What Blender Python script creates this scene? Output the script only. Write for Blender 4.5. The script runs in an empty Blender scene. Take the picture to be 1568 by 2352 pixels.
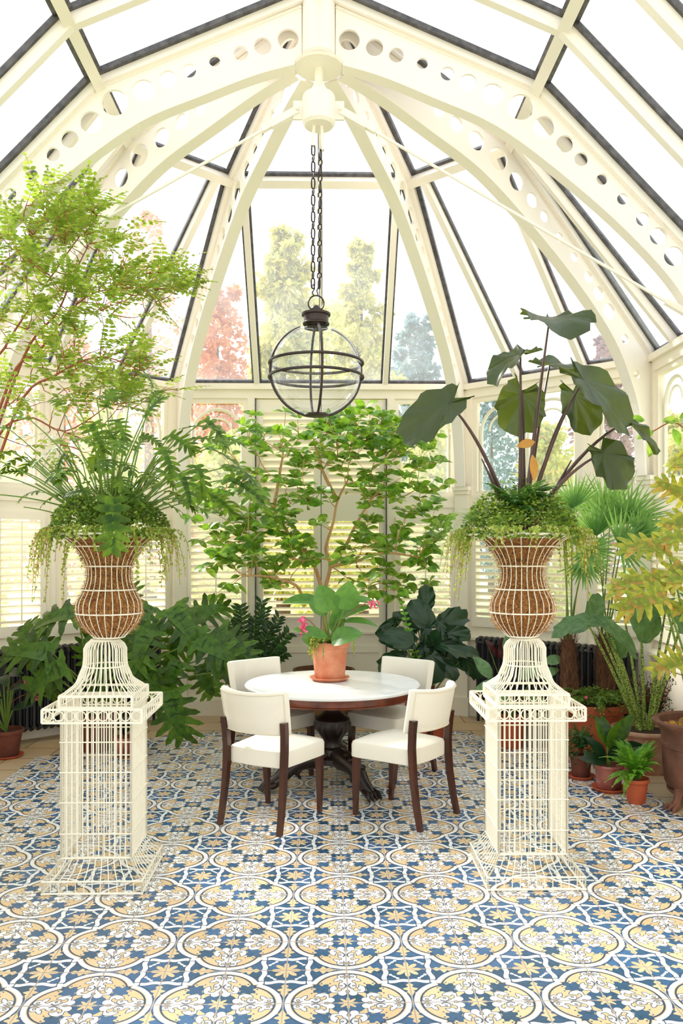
import bpy, math, random
from mathutils import Vector, Matrix, Quaternion
V = Vector
PI = math.pi
R = random.Random(7)
sc = bpy.context.scene
C = sc.collection

# ------------------------------------------------------------------ camera
FPX = 1880.0          # focal length in pixels of the 1568x2352 frame
EYE = 1.73
YAW = math.atan(36 / 1880.0)
HORIZ = 1268.0
cam = bpy.data.cameras.new('camera')
cam.sensor_fit = 'AUTO'
cam.sensor_width = 36.0
cam.lens = 36.0 * FPX / 2352.0
cam.shift_y = (HORIZ - 1176.0) / 2352.0
cam.clip_end = 300
camo = bpy.data.objects.new('camera', cam)
C.objects.link(camo)
camo.location = (0, 0, EYE)
camo.rotation_euler = (PI / 2, 0, -YAW)
sc.camera = camo

# ------------------------------------------------------------------ sky, sun, exposure
world = bpy.data.worlds.new('sky')
sc.world = world
world.use_nodes = True
wn = world.node_tree
wn.nodes.clear()
wo = wn.nodes.new('ShaderNodeOutputWorld')
bg = wn.nodes.new('ShaderNodeBackground')
tc = wn.nodes.new('ShaderNodeTexCoord')
nz = wn.nodes.new('ShaderNodeTexNoise')
nz.inputs['Scale'].default_value = 1.6
nz.inputs['Detail'].default_value = 4
cr = wn.nodes.new('ShaderNodeValToRGB')
cr.color_ramp.elements[0].position = 0.35
cr.color_ramp.elements[0].color = (0.80, 0.89, 1.0, 1)
cr.color_ramp.elements[1].position = 0.62
cr.color_ramp.elements[1].color = (1.0, 0.99, 0.97, 1)
wn.links.new(tc.outputs['Generated'], nz.inputs['Vector'])
wn.links.new(nz.outputs['Fac'], cr.inputs['Fac'])
wn.links.new(cr.outputs['Color'], bg.inputs['Color'])
wn.links.new(bg.outputs['Background'], wo.inputs['Surface'])
bg.inputs['Strength'].default_value = 1.0
sun = bpy.data.lights.new('sun', 'SUN')
sun.energy = 4.0
sun.angle = math.radians(7)
sun.color = (1.0, 0.95, 0.88)
suno = bpy.data.objects.new('sun', sun)
C.objects.link(suno)
suno.rotation_euler = V((0.62, -0.62, -0.62)).to_track_quat('-Z', 'Y').to_euler()
sc.view_settings.view_transform = 'Standard'
sc.view_settings.look = 'None'
sc.view_settings.gamma = 1
sc.view_settings.use_curve_mapping = False
sc.view_settings.exposure = 0.98
try:
    sc.cycles.max_bounces = 10
    sc.cycles.diffuse_bounces = 5
    sc.cycles.transparent_max_bounces = 32
    sc.cycles.sample_clamp_indirect = 6
    sc.cycles.caustics_reflective = False
    sc.cycles.caustics_refractive = False
except Exception:
    pass


def at(px, py, d):
    """world point seen at a photograph pixel at a given distance down the room"""
    xc = (px - 784.0) / FPX * d
    zc = d
    return V((xc * math.cos(YAW) + zc * math.sin(YAW), zc * math.cos(YAW) - xc * math.sin(YAW),
              EYE + (HORIZ - py) / FPX * d))


# ------------------------------------------------------------------ mesh helpers
class MB:
    def __init__(s):
        s.v = []
        s.f = []
        s.m = []
        s.cur = 0

    def face(s, idx):
        s.f.append(idx)
        s.m.append(s.cur)

    def box(s, x0, x1, y0, y1, z0, z1, M=None):
        b = len(s.v)
        for p in ((x0, y0, z0), (x1, y0, z0), (x1, y1, z0), (x0, y1, z0), (x0, y0, z1), (x1, y0, z1), (x1, y1, z1), (x0, y1, z1)):
            s.v.append(tuple(M @ V(p)) if M else p)
        for q in ((0, 3, 2, 1), (4, 5, 6, 7), (0, 1, 5, 4), (1, 2, 6, 5), (2, 3, 7, 6), (3, 0, 4, 7)):
            s.face(tuple(b + i for i in q))
        return s

    def bar(s, a, b, w, h, up=(0, 0, 1), off=0.0, w2=None, h2=None):
        """square bar from a to b: w across, h along 'up'; off shifts it along up"""
        a = V(a); b = V(b)
        d = (b - a).normalized()
        up = V(up)
        u = up - d * up.dot(d)
        if u.length < 1e-6:
            u = V((0, 1, 0)) - d * d.y
        u.normalize()
        sd = d.cross(u)
        k = len(s.v)
        for p, ww, hh in ((a, w, h), (b, w2 or w, h2 or h)):
            p = p + u * off
            for i, j in ((-1, -1), (1, -1), (1, 1), (-1, 1)):
                s.v.append(tuple(p + sd * (i * ww / 2) + u * (j * hh / 2)))
        for q in ((0, 3, 2, 1), (4, 5, 6, 7), (0, 1, 5, 4), (1, 2, 6, 5), (2, 3, 7, 6), (3, 0, 4, 7)):
            s.face(tuple(k + i for i in q))
        return s

    def ring(s, pts):
        k = len(s.v)
        s.v.extend(tuple(p) for p in pts)
        return list(range(k, k + len(pts)))

    def loft(s, rings, close=True, caps=True, loop=False):
        ids = [s.ring(r) for r in rings]
        n = len(ids[0])
        pairs = list(zip(ids[:-1], ids[1:]))
        if loop:
            pairs.append((ids[-1], ids[0]))
        for a, b in pairs:
            for i in range(n if close else n - 1):
                j = (i + 1) % n
                s.face((a[i], a[j], b[j], b[i]))
        if caps and not loop:
            s.face(tuple(reversed(ids[0])))
            s.face(tuple(ids[-1]))
        return s

    def tube(s, pts, rad, n=6, loop=False, caps=True):
        pts = [V(p) for p in pts]
        m = len(pts)
        if not hasattr(rad, '__len__'):
            rad = [rad] * m
        ref = None
        rings = []
        for i in range(m):
            if loop:
                t = pts[(i + 1) % m] - pts[i - 1]
            else:
                t = pts[min(i + 1, m - 1)] - pts[max(i - 1, 0)]
            if t.length < 1e-9:
                t = V((0, 0, 1))
            t.normalize()
            if ref is None:
                ref = V((0, 0, 1)) if abs(t.z) < 0.9 else V((1, 0, 0))
            u = ref - t * ref.dot(t)
            if u.length < 1e-6:
                u = t.orthogonal()
            u.normalize()
            ref = u
            w = t.cross(u)
            rings.append([pts[i] + (u * math.cos(2 * PI * k / n) + w * math.sin(2 * PI * k / n)) * rad[i] for k in range(n)])
        return s.loft(rings, caps=caps, loop=loop)

    def lathe(s, prof, n=32, c=(0, 0, 0), flute=None):
        c = V(c)
        rings = []
        for q in prof:
            r, z = q[0], q[1]
            am = q[2] if len(q) > 2 else 0
            rings.append([c + V(((r + am * (abs(math.cos(k * PI * (flute or 0) / n)) - .5)) * math.cos(2 * PI * k / n),
                                 (r + am * (abs(math.cos(k * PI * (flute or 0) / n)) - .5)) * math.sin(2 * PI * k / n), z)) for k in range(n)])
        return s.loft(rings)

    def ball(s, c, rx, ry=None, rz=None, n=10, m=6, M=None):
        ry = ry or rx; rz = rz or rx
        rings = []
        for j in range(1, m):
            a = PI * j / m
            row = []
            for k in range(n):
                p = V((rx * math.sin(a) * math.cos(2 * PI * k / n), ry * math.sin(a) * math.sin(2 * PI * k / n), -rz * math.cos(a)))
                if M: p = M @ p
                row.append(V(c) + p)
            rings.append(row)
        return s.loft(rings)

    def quad(s, *p):
        k = len(s.v)
        s.v.extend(tuple(q) for q in p)
        s.face(tuple(range(k, k + len(p))))

    # -------------------------------------------------- leaves
    def blade(s, o, f, n, L, W, nt=5, prof=None, bend=0.5, fold=0.25, wave=0.0, ph=0.0):
        f = V(f).normalized(); n = V(n)
        n = (n - f * n.dot(f))
        if n.length < 1e-5: n = f.orthogonal()
        n.normalize()
        sd = f.cross(n)
        cf, sf = math.cos(fold), math.sin(fold)
        pos = V(o)
        k = len(s.v)
        rows = []
        for i in range(nt + 1):
            t = i / nt
            a = bend * t
            d = f * math.cos(a) - n * math.sin(a)
            nn = n * math.cos(a) + f * math.sin(a)
            w = W * (prof(t) if prof else math.sin(PI * min(1, t * 0.96 + 0.02) ** 0.85)) * 0.5
            wv = wave * math.sin(t * 9 + ph)
            if (i == nt):
                rows.append([len(s.v)]); s.v.append(tuple(pos))
            else:
                rows.append([len(s.v), len(s.v) + 1, len(s.v) + 2])
                s.v.append(tuple(pos - sd * w * cf + nn * (w * sf + wv)))
                s.v.append(tuple(pos))
                s.v.append(tuple(pos + sd * w * cf + nn * (w * sf - wv)))
            pos = pos + d * (L / nt)
        for a, b in zip(rows[:-1], rows[1:]):
            if len(b) == 3:
                s.face((a[0], a[1], b[1], b[0]))
                s.face((a[1], a[2], b[2], b[1]))
            else:
                s.face((a[0], a[1], b[0]))
                s.face((a[1], a[2], b[0]))

    def tri_leaf(s, o, f, n, L, W):
        f = V(f).normalized(); sd = f.cross(V(n))
        if sd.length < 1e-5: sd = f.orthogonal()
        sd.normalize(); nn = sd.cross(f)
        o = V(o)
        s.quad(o, o + f * L * .3 + sd * W * .5 + nn * W * .1, o + f * L * .72 + sd * W * .4 + nn * W * .08, o + f * L,
               o + f * L * .72 - sd * W * .4 + nn * W * .08, o + f * L * .3 - sd * W * .5 + nn * W * .1)

    def lobed(s, o, f, n, L, W, pairs=6, lw=0.16, bend=0.7, fold=0.15, core=0.22, back=True, jag=False, rnd=R):
        """deeply cut leaf: a midrib blade with paired fingers"""
        f = V(f).normalized(); n = V(n)
        n = (n - f * n.dot(f))
        if n.length < 1e-5: n = f.orthogonal()
        n.normalize()
        sd = f.cross(n)
        s.blade(o, f, n, L, W * core, nt=8, prof=lambda t: 1.0 - 0.75 * t if t > .08 else .6, bend=bend, fold=fold)
        pos = V(o)
        N = 24
        k0 = 0
        step = L / N
        for i in range(N):
            t = i / N
            a = bend * t
            d = f * math.cos(a) - n * math.sin(a)
            nn = n * math.cos(a) + f * math.sin(a)
            tk = (k0 + 0.25) / (pairs + 0.6)
            if t >= tk and k0 < pairs:
                ang = math.radians((100 if back else 75) - 68 * (k0 / max(1, pairs - 1)))
                ll = W * 0.5 * (0.80 + 0.35 * math.sin(PI * (0.25 + 0.6 * tk))) * (1.0 if k0 else .9)
                if k0 == pairs - 1: ll *= .8
                for sg in (-1, 1):
                    dd = d * math.cos(ang) + sd * sg * math.sin(ang) + nn * (math.sin(fold))
                    l2 = ll * rnd.uniform(.88, 1.1)
                    s.blade(pos, dd, nn, l2, L * lw * rnd.uniform(.9, 1.1), nt=5,
                            prof=(lambda t: (0.95 - .1 * t if t < .62 else 0.95 * (1 - (t - .62) / .45)) * (1 + (.18 * math.cos(t * 16) if jag else 0))),
                            bend=bend * .8, fold=fold * .6)
                k0 += 1
            pos = pos + d * step

    def heart(s, o, f, n, L, W, bend=.5, cup=.12, wave=.02, sinus=.32, rnd=R, nr=5, na=30):
        """broad arrow / heart leaf; o is where the stalk meets the blade, f points to the tip"""
        f = V(f).normalized(); n = V(n)
        n = (n - f * n.dot(f)); n.normalize()
        sd = f.cross(n)
        ph = rnd.uniform(0, 6)
        k = len(s.v)
        s.v.append(tuple(o))
        def bendp(y, x, h):
            a = bend * max(-.5, y / L)
            if abs(a) < 1e-4:
                py, pz = y, 0
            else:
                rr = y / a
                py, pz = rr * math.sin(a), -rr * (1 - math.cos(a))
            return V(o) + f * py + n * (pz + h) + sd * x
        for j in range(1, nr + 1):
            q = j / nr
            for i in range(na):
                th = 2 * PI * i / na            # 0 = tip direction
                c = math.cos(th)
                # radius of outline
                if abs(th - PI) < 0.20:
                    r = sinus * 0.25
                    y = r * c * L; x = r * math.sin(th) * W
                else:
                    tt = min(th, 2 * PI - th)      # 0..pi
                    u = tt / (PI - 0.20)
                    y = L * (math.cos(PI * u ** .86) * (0.5 + sinus / 2 * .9) + (0.5 - sinus / 2 * .9))
                    x = W * .5 * (math.sin(PI * min(1, u ** .80)) ** 1.02 if u < 1 else 0)
                    x = max(x, W * .30 * u ** 2) * (1 if th < PI else -1)
                    er = 1 + .045 * math.sin(th * 11 + ph) + .03 * math.sin(th * 19 + ph * 2)
                    x *= er; y *= er
                h = cup * q * q * abs(x) * .8 + wave * q * q * (math.sin(th * 7 + ph) + .5 * math.sin(th * 13 + ph)) + wave * .35 * q * math.cos(th * na / 3)
                s.v.append(tuple(bendp(y * q, x * q, h)))
        for i in range(na):
            j = (i + 1) % na
            s.face((k, k + 1 + i, k + 1 + j))
            for q in range(nr - 1):
                a = k + 1 + q * na
                s.face((a + i, a + na + i, a + na + j, a + j))

    def build(s, name, mat, parent=None, smooth=True, loc=None, solid=0.0, local=False):
        me = bpy.data.meshes.new(name)
        off = V((0, 0, 0))
        if loc is not None:
            off = V(loc)
        elif parent is not None and not local:
            r = parent
            off = V((0, 0, 0))
            while r is not None:
                off += r.location
                r = r.parent
        vs = s.v if off.length == 0 else [(a - off.x, b - off.y, c - off.z) for a, b, c in s.v]
        me.from_pydata(vs, [], s.f)
        mats = mat if isinstance(mat, (list, tuple)) else [mat]
        for mm in mats:
            me.materials.append(mm)
        if len(mats) > 1:
            me.polygons.foreach_set('material_index', s.m)
        if smooth:
            me.polygons.foreach_set('use_smooth', [True] * len(me.polygons))
            try:
                me.set_sharp_from_angle(angle=math.radians(38))
            except Exception:
                pass
        me.update()
        o = bpy.data.objects.new(name, me)
        C.objects.link(o)
        if parent is not None:
            o.parent = parent
        elif loc is not None:
            o.location = loc
        if solid:
            md = o.modifiers.new('solid', 'SOLIDIFY')
            md.thickness = solid
        return o


def tag(o, label=None, cat=None, group=None, kind=None):
    if label: o['label'] = label
    if cat: o['category'] = cat
    if group: o['group'] = group
    if kind: o['kind'] = kind
    return o


def thing(name, loc, label, cat, group=None, rz=0):
    o = bpy.data.objects.new(name, None)
    o.empty_display_size = 0.1
    C.objects.link(o)
    o.location = loc
    o.rotation_euler.z = rz
    return tag(o, label, cat, group)


def copy_tree(o, parent=None):
    c = o.copy()
    C.objects.link(c)
    c.parent = parent
    for ch in list(o.children):
        copy_tree(ch, c)
    return c


def bez(a, b, c, n=8):
    a = V(a); b = V(b); c = V(c)
    return [a * (1 - t) ** 2 + b * 2 * t * (1 - t) + c * t * t for t in [i / n for i in range(n + 1)]]


def lin(c):
    r = []
    for x in c:
        x = x / 255.0
        r.append(x / 12.92 if x <= 0.04045 else ((x + 0.055) / 1.055) ** 2.4)
    return tuple(r) + (1,)


# ------------------------------------------------------------------ materials
def mat(name, col, rough=0.5, metal=0.0, noise=None, bump=None, coat=0.0, spec=None):
    m = bpy.data.materials.new(name)
    m.use_nodes = True
    nt = m.node_tree
    b = nt.nodes['Principled BSDF']
    b.inputs['Base Color'].default_value = lin(col)
    b.inputs['Roughness'].default_value = rough
    b.inputs['Metallic'].default_value = metal
    if coat: b.inputs['Coat Weight'].default_value = coat
    if spec is not None: b.inputs['Specular IOR Level'].default_value = spec
    if noise or bump:
        t = nt.nodes.new('ShaderNodeTexCoord')
    if noise:
        col2, scale, stretch = noise
        mp = nt.nodes.new('ShaderNodeMapping')
        mp.inputs['Scale'].default_value = stretch
        n = nt.nodes.new('ShaderNodeTexNoise')
        n.inputs['Scale'].default_value = scale
        n.inputs['Detail'].default_value = 6
        r = nt.nodes.new('ShaderNodeValToRGB')
        r.color_ramp.elements[0].position = .35
        r.color_ramp.elements[1].position = .65
        r.color_ramp.elements[0].color = lin(col)
        r.color_ramp.elements[1].color = lin(col2)
        nt.links.new(t.outputs['Object'], mp.inputs['Vector'])
        nt.links.new(mp.outputs['Vector'], n.inputs['Vector'])
        nt.links.new(n.outputs['Fac'], r.inputs['Fac'])
        nt.links.new(r.outputs['Color'], b.inputs['Base Color'])
    if bump:
        n2 = nt.nodes.new('ShaderNodeTexNoise')
        n2.inputs['Scale'].default_value = bump[0]
        n2.inputs['Detail'].default_value = 4
        bp = nt.nodes.new('ShaderNodeBump')
        bp.inputs['Strength'].default_value = bump[1]
        bp.inputs['Distance'].default_value = 0.01
        nt.links.new(t.outputs['Object'], n2.inputs['Vector'])
        nt.links.new(n2.outputs['Fac'], bp.inputs['Height'])
        nt.links.new(bp.outputs['Normal'], b.inputs['Normal'])
    return m


def leafmat(name, cols, rough=0.4, trans=0.35, tcol=None, spec=.5):
    """leaf material whose tone varies from leaf to leaf; light passes through the blade"""
    m = bpy.data.materials.new(name)
    m.use_nodes = True
    nt = m.node_tree
    b = nt.nodes['Principled BSDF']
    out = nt.nodes['Material Output']
    g = nt.nodes.new('ShaderNodeNewGeometry')
    r = nt.nodes.new('ShaderNodeValToRGB')
    el = r.color_ramp.elements
    el[0].color = lin(cols[0]); el[0].position = 0
    el[1].color = lin(cols[-1]); el[1].position = 1
    for i, c in enumerate(cols[1:-1]):
        e = el.new((i + 1) / (len(cols) - 1)); e.color = lin(c)
    tcx = nt.nodes.new('ShaderNodeTexCoord')
    nz_ = nt.nodes.new('ShaderNodeTexNoise')
    nz_.inputs['Scale'].default_value = 22
    nz_.inputs['Detail'].default_value = 4
    nt.links.new(tcx.outputs['Object'], nz_.inputs['Vector'])
    m1 = nt.nodes.new('ShaderNodeMath'); m1.operation = 'MULTIPLY_ADD'
    m1.inputs[1].default_value = 1.5; m1.inputs[2].default_value = -.75
    nt.links.new(nz_.outputs['Fac'], m1.inputs[0])
    m2_ = nt.nodes.new('ShaderNodeMath'); m2_.operation = 'ADD'; m2_.use_clamp = True
    nt.links.new(g.outputs['Random Per Island'], m2_.inputs[0])
    nt.links.new(m1.outputs[0], m2_.inputs[1])
    nt.links.new(m2_.outputs[0], r.inputs['Fac'])
    nt.links.new(r.outputs['Color'], b.inputs['Base Color'])
    b.inputs['Roughness'].default_value = rough
    b.inputs['Specular IOR Level'].default_value = spec
    if trans:
        tl = nt.nodes.new('ShaderNodeBsdfTranslucent')
        mx = nt.nodes.new('ShaderNodeMixShader')
        mx.inputs['Fac'].default_value = trans
        if tcol:
            mc = nt.nodes.new('ShaderNodeMix'); mc.data_type = 'RGBA'
            mc.inputs['Factor'].default_value = .6
            nt.links.new(r.outputs['Color'], mc.inputs['A'])
            mc.inputs['B'].default_value = lin(tcol)
            nt.links.new(mc.outputs['Result'], tl.inputs['Color'])
        else:
            nt.links.new(r.outputs['Color'], tl.inputs['Color'])
        nt.links.new(b.outputs['BSDF'], mx.inputs[1])
        nt.links.new(tl.outputs['BSDF'], mx.inputs[2])
        nt.links.new(mx.outputs['Shader'], out.inputs['Surface'])
    return m


def glassmat(name, tint, refl=0.06, dust_haze=0.0, dust_haze_col=(235, 240, 240)):
    m = bpy.data.materials.new(name)
    m.use_nodes = True
    nt = m.node_tree
    nt.nodes.clear()
    out = nt.nodes.new('ShaderNodeOutputMaterial')
    t = nt.nodes.new('ShaderNodeBsdfTransparent')
    t.inputs['Color'].default_value = tuple(tint) + (1,)
    g = nt.nodes.new('ShaderNodeBsdfGlossy')
    g.inputs['Roughness'].default_value = 0.03
    lw = nt.nodes.new('ShaderNodeLayerWeight')
    lw.inputs['Blend'].default_value = 0.5
    fr = nt.nodes.new('ShaderNodeMath')
    fr.operation = 'POWER'
    fr.inputs[1].default_value = 4.0
    nt.links.new(lw.outputs['Facing'], fr.inputs[0])
    fm = nt.nodes.new('ShaderNodeMath')
    fm.operation = 'MULTIPLY_ADD'
    fm.inputs[1].default_value = refl * 7
    fm.inputs[2].default_value = refl * .5
    nt.links.new(fr.outputs[0], fm.inputs[0])
    mx = nt.nodes.new('ShaderNodeMixShader')
    if refl:
        nt.links.new(fm.outputs[0], mx.inputs['Fac'])
    else:
        mx.inputs['Fac'].default_value = 0
    nt.links.new(t.outputs['BSDF'], mx.inputs[1])
    nt.links.new(g.outputs['BSDF'], mx.inputs[2])
    last = mx
    if dust_haze:  # whitish translucent film: roof dirt, and haze painted into the glass
        tl = nt.nodes.new('ShaderNodeBsdfTranslucent')
        tl.inputs['Color'].default_value = lin(dust_haze_col)
        tcn = nt.nodes.new('ShaderNodeTexCoord')
        n = nt.nodes.new('ShaderNodeTexNoise')
        n.inputs['Scale'].default_value = 1.8
        n.inputs['Detail'].default_value = 6
        mr = nt.nodes.new('ShaderNodeMapRange')
        mr.inputs['From Min'].default_value = .3
        mr.inputs['From Max'].default_value = .7
        mr.inputs['To Min'].default_value = dust_haze * .6
        mr.inputs['To Max'].default_value = dust_haze * 1.4
        nt.links.new(tcn.outputs['Object'], n.inputs['Vector'])
        nt.links.new(n.outputs['Fac'], mr.inputs['Value'])
        m2 = nt.nodes.new('ShaderNodeMixShader')
        nt.links.new(mr.outputs['Result'], m2.inputs['Fac'])
        nt.links.new(mx.outputs['Shader'], m2.inputs[1])
        nt.links.new(tl.outputs['BSDF'], m2.inputs[2])
        last = m2
    nt.links.new(last.outputs['Shader'], out.inputs['Surface'])
    return m


M = {}
M['paint'] = mat('cream_paint', (243, 235, 218), .45, noise=((246, 238, 222), 3.0, (1, 1, 1)))
M['rib'] = mat('rib_paint', (243, 236, 228), .4)
M['gasket'] = mat('lead_glazing_bead', (95, 92, 95), .5, noise=((60, 58, 62), 20, (1, 1, 1)))
M['pane'] = glassmat('clear_pane', (.97, .98, .98), dust_haze=.0)
M['dusty_hazy'] = glassmat('dusty_hazy_pane', (.96, .97, .97), dust_haze=.13)  # dirt film on the panes, strengthened to paint haze over the garden
M['wpane'] = glassmat('window_pane', (.97, .98, .98), dust_haze=.16)  # no dirt of its own: film paints bright outdoor haze into the glass
M['stone'] = mat('sandstone_slab', (214, 180, 132), .6, noise=((190, 170, 145), 1.3, (1, 1, 1)))
M['wire'] = mat('cream_wire', (240, 235, 218), .4)
M['coir'] = mat('coir', (172, 116, 60), .95, noise=((104, 66, 32), 60, (1, 1, 1)), bump=(160, .9))
M['coirhair'] = leafmat('coir_fibre', [(124, 76, 34), (196, 138, 76), (220, 172, 110)], .9, 0)
M['wood'] = mat('mahogany', (84, 42, 26), .28, noise=((52, 24, 15), 14, (1, 1, .12)), coat=.25)
M['woodrim'] = mat('mahogany_apron', (118, 54, 28), .25, noise=((74, 30, 16), 7, (1, 1, .2)), coat=.4)
M['darkwood'] = mat('ebonised_wood', (40, 24, 18), .35, noise=((24, 14, 10), 18, (1, 1, 1)), coat=.2)
M['linen'] = mat('white_linen', (240, 234, 220), .85, bump=(420, .25), spec=.2)
M['piping'] = mat('linen_piping', (226, 218, 198), .85)
M['marble'] = mat('white_marble', (240, 240, 240), .25, noise=((228, 231, 234), 5, (1, 1, 1)))
M['terra'] = mat('terracotta', (196, 112, 76), .8, noise=((214, 146, 112), 9, (1, 1, 1)), bump=(60, .15))
M['terra2'] = mat('terracotta_weathered', (176, 108, 80), .85, noise=((206, 168, 142), 5, (1, 1, 1)), bump=(60, .2))
M['terradark'] = mat('terracotta_dark', (118, 62, 44), .8, noise=((92, 48, 36), 8, (1, 1, 1)))
M['terrared'] = mat('terracotta_red', (186, 88, 52), .75, noise=((170, 78, 46), 8, (1, 1, 1)))
M['glazed'] = mat('glazed_pink', (178, 102, 90), .2, noise=((104, 56, 46), 5, (1, 1, 1)))
M['ironpot'] = mat('rusted_pot', (128, 84, 64), .8, noise=((92, 60, 46), 6, (1, 1, 1)), bump=(40, .2))
M['greypot'] = mat('grey_stone_pot', (176, 168, 152), .8, noise=((150, 142, 128), 8, (1, 1, 1)))
M['soil'] = mat('soil', (62, 44, 32), .95, bump=(50, .8))
M['moss'] = leafmat('moss_chips', [(150, 100, 40), (196, 150, 60), (170, 130, 60)], .9, 0)
M['iron'] = mat('black_iron', (38, 37, 40), .38)
M['bronze'] = mat('bronze', (58, 46, 42), .42, metal=.3)
M['chain'] = mat('chain_iron', (48, 40, 38), .45, metal=.3)
M['globe'] = glassmat('globe_glass', (.97, .98, .985), refl=.11)
M['pink'] = leafmat('pink_bract', [(226, 60, 110), (240, 110, 150), (246, 140, 170)], .5, .3)
M['bark'] = mat('tan_bark', (196, 144, 96), .8, noise=((218, 176, 130), 20, (1, 1, .3)), bump=(60, .3))
M['twig'] = mat('red_twig', (150, 84, 52), .7)
M['stalkgreen'] = mat('green_stalk', (104, 132, 52), .45)
M['stalkdark'] = mat('dark_stalk', (58, 40, 38), .35, noise=((92, 62, 56), 6, (1, 1, .4)))
M['palmbark'] = mat('palm_fibre', (86, 54, 36), .95, noise=((120, 80, 52), 30, (1, 1, .3)), bump=(80, .9))
M['palmhair'] = leafmat('palm_hair', [(70, 42, 28), (110, 72, 46), (84, 50, 32)], .9, 0)
M['gold'] = mat('wood_planter', (120, 82, 46), .7, noise=((90, 60, 34), 9, (1, 1, .2)))


# ------------------------------------------------------------------ floor tile pattern (nodes)
class X:
    """tiny expression helper: every operation adds one Math node"""
    nt = None

    def __init__(s, sock): s.s = sock

    @staticmethod
    def op(kind, *a):
        n = X.nt.nodes.new('ShaderNodeMath')
        n.operation = kind
        for i, q in enumerate(a):
            if isinstance(q, X): X.nt.links.new(q.s, n.inputs[i])
            else: n.inputs[i].default_value = float(q)
        return X(n.outputs[0])
    def __add__(s, o): return X.op('ADD', s, o)
    def __radd__(s, o): return X.op('ADD', o, s)
    def __sub__(s, o): return X.op('SUBTRACT', s, o)
    def __rsub__(s, o): return X.op('SUBTRACT', o, s)
    def __mul__(s, o): return X.op('MULTIPLY', s, o)
    def __rmul__(s, o): return X.op('MULTIPLY', o, s)
    def __truediv__(s, o): return X.op('DIVIDE', s, o)
    def __lt__(s, o): return X.op('LESS_THAN', s, o)
    def __gt__(s, o): return X.op('GREATER_THAN', s, o)


def xmin(*a):
    r = a[0]
    for q in a[1:]: r = X.op('MINIMUM', r, q)
    return r
def xmax(*a):
    r = a[0]
    for q in a[1:]: r = X.op('MAXIMUM', r, q)
    return r
def xabs(a): return X.op('ABSOLUTE', a)
def xlen(a, b): return X.op('SQRT', a * a + b * b)


TILE = 0.249
FX0, FY0 = 0.086, 3.638


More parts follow.
